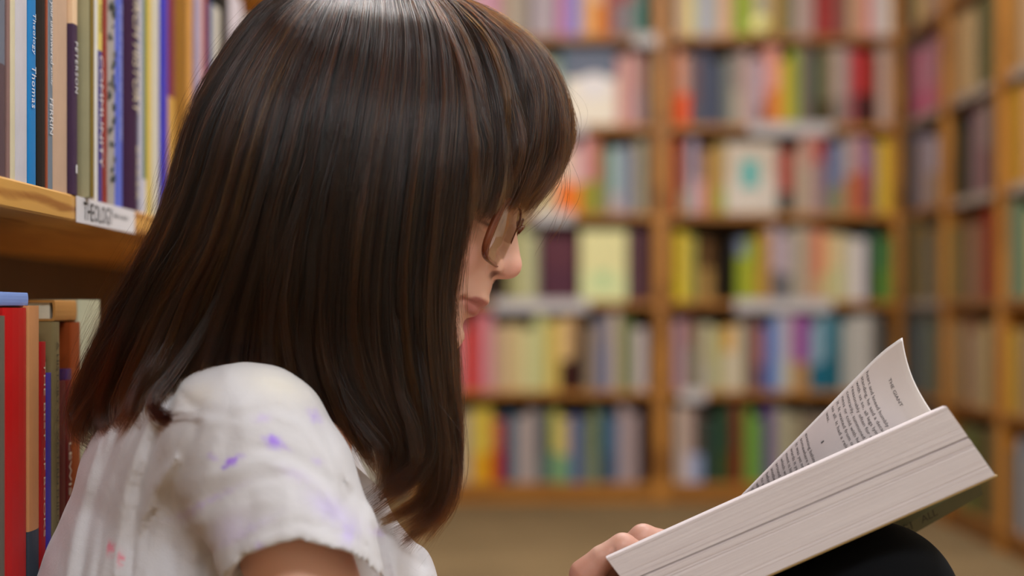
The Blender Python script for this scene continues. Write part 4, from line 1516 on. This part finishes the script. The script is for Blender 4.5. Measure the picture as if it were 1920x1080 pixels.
GFR = [
    [(800, -20, 0), (840, 70, .052), (868, 170, .071), (880, 260, .078), (884, 340, .079), (880, 405, .079)],
    [(822, -15, 0), (888, 70, .044), (922, 170, .062), (934, 260, .068), (928, 340, .070), (908, 402, .071)],
    [(860, -4, 0), (945, 70, .034), (985, 155, .048), (995, 240, .052), (978, 320, .053), (945, 385, .054)],
    [(880, 2, 0), (975, 75, .018), (1025, 155, .026), (1038, 238, .030), (1022, 312, .030), (975, 380, .032)],
    [(896, 8, 0), (990, 78, .003), (1042, 155, .004), (1062, 238, .004), (1046, 312, .006), (995, 386, .01)],
]


def guides3(Gs):
    out = []
    for gd in Gs:
        q = crm(gd, NS)
        out.append(q)
    return np.array(out)          # k, NS, 3 (px, py, depth)


def to_world(q, side):
    Y = YH - side * q[..., 2]
    # keep the drawn position in the picture by using the near distance for the near side
    Yn = YH - np.abs(q[..., 2])
    X = (q[..., 0] - 960) / F * Yn
    Z = CAMZ - (q[..., 1] - HY) / F * Yn
    return np.stack([X, Y, Z], -1)


def sample(GG, s):
    """interpolate guides at s in [0,1] (Catmull-Rom across)"""
    k = len(GG) - 1
    x = np.clip(s, 0, 1) * k
    i = np.minimum(x.astype(int), k - 1)
    t = (x - i)[:, None, None]
    a, b, c, e = GG[np.maximum(i - 1, 0)], GG[i], GG[i + 1], GG[np.minimum(i + 2, k)]
    return 0.5 * ((2 * b) + (-a + c) * t + (2 * a - 5 * b + 4 * c - e) * t * t + (-a + 3 * b - 3 * c + e) * t ** 3)


G1, G2_ = guides3(GB), guides3(GFR)
CEN = W(700, 300, YH)


PIG = []


def strands(GG, n, side, nclump, spread, inset_max, s_pow=1.0, tip=0.14):
    s = rng.random(n) ** s_pow
    cs = np.sort(rng.random(nclump))
    j = np.searchsorted(cs, s).clip(0, nclump - 1)
    base_s = s.copy()
    q = sample(GG, s)
    qc = sample(GG, cs[j])
    t = np.linspace(0, 1, NS)[None, :, None]
    cl = (0.10 + 0.62 * t ** 1.3 + .22 * t ** 5) * rng.uniform(0.55, 1.0, (n, 1, 1))
    q = q * (1 - cl) + qc * cl
    # end length variation: re-parametrise along the strand, per clump and per strand
    clen = rng.normal(0, 0.035, nclump)[j]
    L = np.clip(1 - np.abs(rng.normal(0, tip * .5, n)) + clen, 0.6, 1.03)
    tt = np.linspace(0, 1, NS)[None] * L[:, None] * (NS - 1)
    i0 = np.clip(np.floor(tt).astype(int), 0, NS - 2)
    fr_ = (tt - i0)[..., None]
    q = np.take_along_axis(q, i0[..., None].repeat(3, 2), 1) * (1 - fr_) + np.take_along_axis(q, (i0 + 1)[..., None].repeat(3, 2), 1) * fr_
    P = to_world(q, side)
    T = np.linspace(0, 1, NS)[None, :, None]
    # inset towards the head's core, wisps and waves
    ins = rng.random((n, 1, 1)) ** 1.6 * inset_max
    core = CEN + np.array([0, 0, 0]) * 0
    dirn = P - np.stack([P[..., 0] * .6 + CEN[0] * .4, np.full(P.shape[:2], YH), P[..., 2]], -1)
    ln = np.linalg.norm(dirn, axis=-1, keepdims=True) + 1e-4
    P = P - dirn / ln * np.minimum(ins, ln * .6) * np.minimum(1, T * 5 + .2)
    # per-clump lift gives locks with gaps
    lift_ = rng.normal(0, 0.0034, nclump)
    lift = lift_[j][:, None, None]
    PIG.append((.978 - .36 * rng.random(nclump) ** 4.5 - np.clip(14 * lift_, -.01, .08))[j] + rng.normal(0, .055, n) - .25 * (rng.random(n) < .05))
    P = P + dirn / ln * lift * np.minimum(1, T * 3)
    cw = rng.normal(0, 1, (nclump, 3))[j][:, None, :]
    ph = rng.uniform(0, 6.28, nclump)[j][:, None, None]
    P = P + cw * (np.sin(T * 7 + ph) * 0.0030 + np.sin(T * 17 + 2 * ph) * .0009 + .0018 * T ** 4) * T
    sw = rng.normal(0, 1, (n, 1, 3))
    ph2 = rng.uniform(0, 6.28, (n, 1, 1))
    P = P + sw * np.sin(T * rng.uniform(4, 12, (n, 1, 1)) + ph2) * spread * (0.25 + T)
    P = P + rng.normal(0, 1, (n, 1, 3)) * 0.0015 * np.minimum(1, T * 8 + .3)
    return P


sets = [strands(G1, 26000, 1, 230, 0.0011, 0.010), strands(G1, 7000, -1, 120, 0.0011, 0.010),
        strands(G2_, 9500, 1, 90, 0.0010, 0.006, tip=.10), strands(G2_, 5000, -1, 60, 0.0010, 0.006, tip=.10)]
# loose hairs
fly = strands(G1, 420, 1, 400, 0.0060, 0.001, tip=.25)
fly2 = strands(G2_, 130, 1, 120, 0.0040, 0.001, tip=.2)
fly3 = strands(G1[:2], 460, 1, 400, 0.0075, 0.001, tip=.2)
fly4 = strands(G1[-2:], 130, 1, 120, 0.0075, 0.001, tip=.2)
sets += [fly, fly2, fly3, fly4]
ALLP = np.concatenate(sets)


def hand_strands(guides, n, jit, wave=.001):
    out = []
    for gd in guides:
        q = crm(gd, NS)[None].repeat(n, 0)
        T = np.linspace(0, 1, NS)[None, :, None]
        P = to_world(q, 1)
        P = P + rng.normal(0, 1, (n, 1, 3)) * jit * (0.35 + T * .9)
        P = P + rng.normal(0, 1, (n, 1, 3)) * np.sin(T * rng.uniform(5, 10, (n, 1, 1)) + rng.uniform(0, 6, (n, 1, 1))) * wave
        out.append(P)
        PIG.append(rng.normal(.86, .07, n))
    return np.concatenate(out)


locks = [
    hand_strands([[(440, 480, .085), (390, 600, .09), (330, 690, .098), (292, 738, .105), (290, 765, .11), (315, 787, .125), (390, 789, .15)]], 260, .0022, .001),
    hand_strands([[(400, 500, .07), (330, 620, .075), (285, 700, .085), (250, 760, .085), (225, 800, .085)]], 220, .0030, .0015),
    hand_strands([[(330, 500, .04), (230, 650, .04), (180, 740, .04), (150, 790, .04), (145, 825, .04)]], 260, .0035, .0015),
    hand_strands([[(780, 600, .085), (800, 740, .09), (805, 850, .09), (770, 910, .09), (725, 930, .085)]], 160, .0022, .0015),
    hand_strands([[(810, 600, .08), (838, 760, .08), (848, 880, .08), (825, 960, .08), (780, 990, .078)]], 180, .0022, .0015),
    hand_strands([[(740, 600, .095), (745, 720, .095), (775, 800, .095), (778, 870, .095), (735, 905, .09)]], 160, .0022, .0015),
    hand_strands([[(640, 560, .094), (635, 680, .09), (665, 770, .09), (715, 840, .09), (720, 890, .088)]], 160, .0022, .0015),
    hand_strands([[(848, 560, .07), (856, 700, .07), (862, 820, .07), (850, 940, .068), (800, 1010, .066)]], 90, .0020, .0015),
    hand_strands([[(900, 330, .066), (882, 420, .066), (872, 500, .064), (868, 580, .062), (874, 640, .06)]], 12, .0022, .0008),
    hand_strands([[(1050, 260, .01), (1052, 330, .01), (1020, 385, .012), (985, 420, .015)]], 16, .0030, .0015),
    hand_strands([[(1056, 270, .01), (1064, 350, .01), (1050, 420, .01), (1020, 470, .01)]], 6, .0040, .0015),
]
NFLY = 420 + 130 + 460 + 130
ALLP = np.concatenate([ALLP] + locks)
PIG = np.concatenate(PIG)
# underlying mass so that no scalp shows between the strands
MV, MF, off = [], [], 0
for GG, tmax, (sa, sb) in ((G1, 0.93, (0.0, 1.0)), (G2_, 0.90, (0.0, 1.0))):
    ns, ntt_ = 40, 26
    for side in (1, -1):
        s = np.linspace(sa, sb, ns)
        q = sample(GG, s)
        idx = (np.linspace(0, tmax, ntt_) * (NS - 1))
        i0 = np.clip(np.floor(idx).astype(int), 0, NS - 2)
        fr_ = (idx - i0)[None, :, None]
        q = q[:, i0] * (1 - fr_) + q[:, i0 + 1] * fr_
        P = to_world(q, side)
        dirn = P - np.stack([P[..., 0] * .6 + CEN[0] * .4, np.full(P.shape[:2], YH), P[..., 2]], -1)
        ln = np.linalg.norm(dirn, axis=-1, keepdims=True) + 1e-4
        P = P - dirn / ln * np.minimum(.0095, ln * .5)
        MV.append(P.reshape(-1, 3))
        for i in range(ns - 1):
            for k in range(ntt_ - 1):
                MF.append((off + i * ntt_ + k, off + i * ntt_ + k + 1, off + (i + 1) * ntt_ + k + 1, off + (i + 1) * ntt_ + k))
        off += ns * ntt_
hair = np_mesh('hair', np.concatenate(MV) - PINV, np.array(MF), M_hm, person)
hair['label'] = 'long dark brown hair with a fringe'
md = hair.modifiers.new('thickness', 'SOLIDIFY')
md.thickness = 0.002
cd = bpy.data.hair_curves.new('hair_strands')
cd.add_curves([NS] * len(ALLP))
cd.attributes['position'].data.foreach_set('vector', (ALLP.reshape(-1, 3) - PINV).astype(np.float32).ravel())
ra = cd.attributes.get('radius') or cd.attributes.new('radius', 'FLOAT', 'POINT')
rad = np.full((len(ALLP), NS), 0.000078, np.float32)
rad *= np.concatenate([np.linspace(1, 1, NS - 6), np.linspace(1, .35, 6)])[None]
n0 = sum(len(x) for x in sets[:4])
rad[n0:n0 + NFLY] *= 0.5
rad *= np.random.default_rng(3).uniform(.7, 1.25, (len(ALLP), 1))
ra.data.foreach_set('value', rad.astype(np.float32).ravel())
pg = cd.attributes.new('pigment', 'FLOAT', 'POINT')
TG = np.linspace(0, 1, NS)[None]
pg.data.foreach_set('value', np.clip(PIG[:, None] - .16 * TG ** 2.5, .5, .99).astype(np.float32).ravel())
cd.materials.append(M_hair)
hs = bpy.data.objects.new('hair_strands', cd)
COL.objects.link(hs)
hs.parent = hair
hs['kind'] = 'stuff'

# ------------------------------------------------------------------ the open book
book = empty('open_book', tuple(W(1500, 960, 1.0)))
BI = np.array(W(1500, 960, 1.0))
tag(book, 'thick open paperback resting on the raised knee, one leaf lifted', 'book')
M_pg, ntp, pp = node_mat('page_edges')
tc = ntp.nodes.new('ShaderNodeUVMap')
mp = ntp.nodes.new('ShaderNodeMapping')
mp.inputs['Scale'].default_value = (1.5, 75, 1)
nz = ntp.nodes.new('ShaderNodeTexNoise')
nz.inputs['Scale'].default_value = 1.6
nz.inputs['Detail'].default_value = 5
ntp.links.new(tc.outputs[0], mp.inputs[0])
ntp.links.new(mp.outputs[0], nz.inputs['Vector'])
cr = ntp.nodes.new('ShaderNodeValToRGB')
cr.color_ramp.elements[0].position = .3
cr.color_ramp.elements[0].color = (*lin('c0b2b3'), 1)
cr.color_ramp.elements[1].position = .6
cr.color_ramp.elements[1].color = (*lin('d2c6c7'), 1)
ntp.links.new(nz.outputs['Fac'], cr.inputs[0])
ntp.links.new(cr.outputs[0], pp.inputs['Base Color'])
bb = ntp.nodes.new('ShaderNodeBump')
bb.inputs['Strength'].default_value = .15
bb.inputs['Distance'].default_value = .0006
ntp.links.new(nz.outputs['Fac'], bb.inputs['Height'])
ntp.links.new(bb.outputs['Normal'], pp.inputs['Normal'])
pp.inputs['Roughness'].default_value = .85
pp.inputs['Specular IOR Level'].default_value = .15
M_paper = simple('printed_paper', 'd6cccb', 0.85, 0.15, var=.03, bscale=50)
M_print = simple('printed_text', '645e60', 0.8)
A0, B0 = W(1137, 1047, 0.950), W(1775, 762, 0.925)
D0, C0 = W(1231, 1170, 0.945), W(1866, 891, 0.925)
NL, NTK, ND = 48, 160, 16
V, UV, idxm = [], [], {}
fs = []
rowoff = rng.normal(0, 0.00003, NTK + 1)
for k in range(5):
    rowoff[rng.integers(3, NTK - 2)] += 0.0003
DEP = 0.145


def blk(l, t, w):
    """l along the spine 0..1, t through the thickness (0 = reading side), w depth towards the spine"""
    p = (A0 * (1 - l) + B0 * l) * (1 - t) + (D0 * (1 - l) + C0 * l) * t
    p = p + np.array([0, DEP * w, 0])
    n = (A0 * (1 - l) + B0 * l) - (D0 * (1 - l) + C0 * l)
    n = n / np.linalg.norm(n)
    drop = -(0.026 * max(0, w - .05) + .012 * max(0, w - .4) ** 2) * (1 - t)
    return p + n * drop


gap = lambda l: .38 + .07 * l
for i in range(NL + 1):
    l = i / NL
    for k in range(NTK + 1):
        kg = gap(l)
        t = k / NTK
        t = t / .4 * kg if t <= .4 else kg + (t - .4) / .6 * (1 - kg)
        notch = 0.0025 * math.exp(-((t - kg) / 0.006) ** 2) + 0.0006 * math.exp(-((t - kg - .11) / .006) ** 2) + .0005 * math.exp(-((t - kg - .14) / .006) ** 2) + .0004 * math.exp(-((t - .86) / .005) ** 2)
        p = blk(l, t, 0) + np.array([0, 1, 0]) * (rowoff[k] + notch)
        V.append(p - BI)
        UV.append((l, t))
g0 = len(V)
for i in range(NL):
    for k in range(NTK):
        a = i * (NTK + 1) + k
        fs.append((a, a + 1, a + NTK + 2, a + NTK + 1))
# remaining faces: top (reading side), bottom, ends, back as grids
def grid(fn, n, m, flip=False):
    b = len(V)
    for i in range(n + 1):
        for k in range(m + 1):
            V.append(fn(i / n, k / m) - BI)
            UV.append((i / n, k / m * .8))
    for i in range(n):
        for k in range(m):
            a = b + i * (m + 1) + k
            q = (a, a + 1, a + m + 2, a + m + 1)
            fs.append(q[::-1] if flip else q)


grid(lambda a, c: blk(a, 0, c), 24, ND, True)
grid(lambda a, c: blk(a, 1, c), 24, ND)
grid(lambda a, c: blk(0, a, c), 40, ND, False)
grid(lambda a, c: blk(1, a, c), 40, ND, True)
grid(lambda a, c: blk(a, c, 1), 24, 20, True)
pb = mesh_obj('page_block', V, fs, M_pg, book, False)
uvl = pb.data.uv_layers.new(name='UVMap')
li = np.zeros(len(pb.data.loops), np.int32)
pb.data.loops.foreach_get('vertex_index', li)
uvl.data.foreach_set('uv', np.array(UV, np.float32)[li].ravel())
M_cov = simple('olive_green_cover', '4e4c34', 0.4, 0.4, var=.1, bscale=30)
M_covedge = simple('tan_cover_board', '9a7a48', .5)
# back cover under the block, spine strip behind
mb = MB()
v = []
for l in (-0.004, 1.004):
    for w in (-0.012, 1.0):
        p = blk(min(max(l, 0), 1), 1, w)
        p = p + (B0 - A0) * (l - min(max(l, 0), 1))
        n = (B0 - C0) / np.linalg.norm(B0 - C0)
        v += [p - n * .0002 - BI, p - n * .0009 - BI]
mb.add(v, [(0, 2, 6, 4), (1, 5, 7, 3), (0, 4, 5, 1), (2, 3, 7, 6), (0, 1, 3, 2), (4, 6, 7, 5)])
mb.build('back_cover', M_covedge, book)
Yc = YB0 = A0[1] + DEP
mb = MB()
v = []
for l in (0, 1):
    for t in (0.45, 1.02):
        p = blk(l, min(t, 1), 1) + np.array([0, .001, 0])
        v += [p - BI, p + np.array([0, .0008, 0]) - BI]
mb.add(v, [(0, 1, 3, 2), (4, 6, 7, 5), (0, 4, 5, 1), (2, 3, 7, 6), (0, 2, 6, 4), (1, 5, 7, 3)])
mb.build('spine', M_cov, book)
# front cover folded down behind, its printed outside turned to the lens
Q = [W(1836, 900, 1.085), W(1843, 927, 1.10), W(1255, 1262, 1.10), W(1240, 1160, 1.085)]
v = [q - BI for q in Q] + [q + np.array([0, .0015, 0.0006]) - BI for q in Q]
fc = mesh_obj('front_cover', v, [(0, 1, 2, 3), (7, 6, 5, 4), (0, 4, 5, 1), (1, 5, 6, 2), (2, 6, 7, 3), (3, 7, 4, 0)], M_cov, book)
M_title = simple('black_cover_print', '15130e', .5)
ud = (Q[1] - Q[2]) / np.linalg.norm(Q[1] - Q[2])


def cover_text(s, px, py, ln, ht):
    nrm_ = np.cross(Q[1] - Q[2], Q[0] - Q[1])
    nrm_ = nrm_ / np.linalg.norm(nrm_)
    if nrm_[1] > 0:
        nrm_ = -nrm_
    vd = np.cross(nrm_, ud)
    if vd[2] < 0:
        vd = -vd
    org = W(px, py, 1.0965)
    spine_text('cover_title', s, M_title, fc, org - BI, ln, ht, ud, vd, nrm_, .0022)


cover_text('ALL', 1726, 978, .014, .010)
cover_text('GI', 1688, 1000, .010, .011)
M_red = simple('red_cover_print', '6a2818', .5)

# lifted leaf: outer edge O(t), gutter edge Gt(t), t = 0 bottom .. 1 top
Opts = crm([(1215, 1100, 1.040), (1300, 1018, 1.036), (1380, 938, 1.032), (1515, 800, 1.026), (1636, 676, 1.022), (1680, 640, 1.020), (1689, 634, 1.020)], 80)
Gpts = Opts.copy()
_t = np.linspace(0, 1, 80)
Gpts[:, 0] += 98 * (.35 + .65 * _t)
Gpts[:, 1] += 205 * (.35 + .65 * _t)
Gpts[:, 2] = 1.072


def leaf(t, v, off=0.0):
    x = t * 79
    i = min(int(x), 78)
    fr_ = x - i
    o_ = Opts[i] * (1 - fr_) + Opts[i + 1] * fr_
    g_ = Gpts[i] * (1 - fr_) + Gpts[i + 1] * fr_
    q = o_ * (1 - v) + g_ * v
    # page curls: near the outer edge it stands steeper
    bend = math.sin(math.pi * min(1, v)) * (1 - v) ** .6
    q = q + np.array([-20.0 * bend * (0.25 + .75 * t), 9.0 * bend * (0.25 + .75 * t), 0.012 * bend])
    p = W(q[0], q[1], q[2] + off)
    return p


V, fs, b0 = [], [], 0
NLf, NVf = 60, 30
for lay in range(2):
    for i in range(NLf + 1):
        for k in range(NVf + 1):
            o_ = 0.0 if lay == 0 else 0.0022 * (1 - .3 * k / NVf)
            p = leaf(i / NLf, k / NVf, o_)
            if lay == 1:
                p = p + np.array([0.0012, 0, 0.0004])
            V.append(p - BI)
n1_ = (NLf + 1) * (NVf + 1)
for i in range(NLf):
    for k in range(NVf):
        a = i * (NVf + 1) + k
        fs.append((a, a + NVf + 1, a + NVf + 2, a + 1))
        fs.append((n1_ + a, n1_ + a + 1, n1_ + a + NVf + 2, n1_ + a + NVf + 1))
for i in range(NLf):
    a = i * (NVf + 1)
    fs.append((a, n1_ + a, n1_ + a + NVf + 1, a + NVf + 1))
for k in range(NVf):
    a = NLf * (NVf + 1) + k
    fs.append((a, n1_ + a, n1_ + a + 1, a + 1))
lf = mesh_obj('lifted_leaf', V, fs, M_paper, book, True)
# printed lines following the leaf
SAY = ['heart and kneed humbly - assuming the worst', 'standing, he said a decade, she and my mother', 'with us so, all legs lying under her skirts and',
       'reasonably often for she stitched until noon', 'contrarily, summoned by her own quiet hand', 'ness or cold with her hands folded in lap',
       'it. It waited from our house to the river and', 'us all. It had a religious sect for neighbours']
SAY2 = ['evening behind that light was a long road and', 'somewhere soon, and in the distance a bell', 'it was yet not abandoned, for they had gone',
        'wards it yet we saw the lamp upon the sill', 'ment is high and the snow lay on the ground', 'which was never told to any of the children',
        'around the table in the kitchen, and so', 'another winter passed over the farm and', 'before the men returned from the hills with', 'to say what they had seen of it there but',
        'which no one believed but me, and soon after', 'that was the end of the first of winters', 'many stories he would tell us all at night', 'by the fire in the evening light and then']
LINES = [(.985, None)] + [(.874 - .0198 * k, s) for k, s in enumerate(SAY)] + [(.712, 'was.')] + [(.628 - .0198 * k, s) for k, s in enumerate(SAY2)]
TV, TF, off = [], [], 0


def put_line(s, t, v0, v1, hgt):
    global off
    v, f = text_mesh(s)
    lo, hi = v.min(0), v.max(0)
    hh = 0.72
    for q in v:
        vv = v0 + (q[0] - lo[0]) / (hi[0] - lo[0]) * (v1 - v0)
        t_ = t + (q[1]) / hh * hgt
        p = leaf(min(max(t_, 0), 1), min(max(vv, 0), 1), -0.00045)
        TV.append(p - BI)
    TF.extend([tuple(i + off for i in ff) for ff in f])
    off += len(v)


for (t, s) in LINES:
    if s is None:
        put_line('THE GIANT', .935, .24, .50, .010)
    else:
        full = min(1.0, len(s) / 45)
        put_line(s, t - .005, .045, .045 + 1.05 * full, .0112)
put_line('1', .668, .25, .265, .011)
mesh_obj('page_text', TV, TF, M_print, lf)
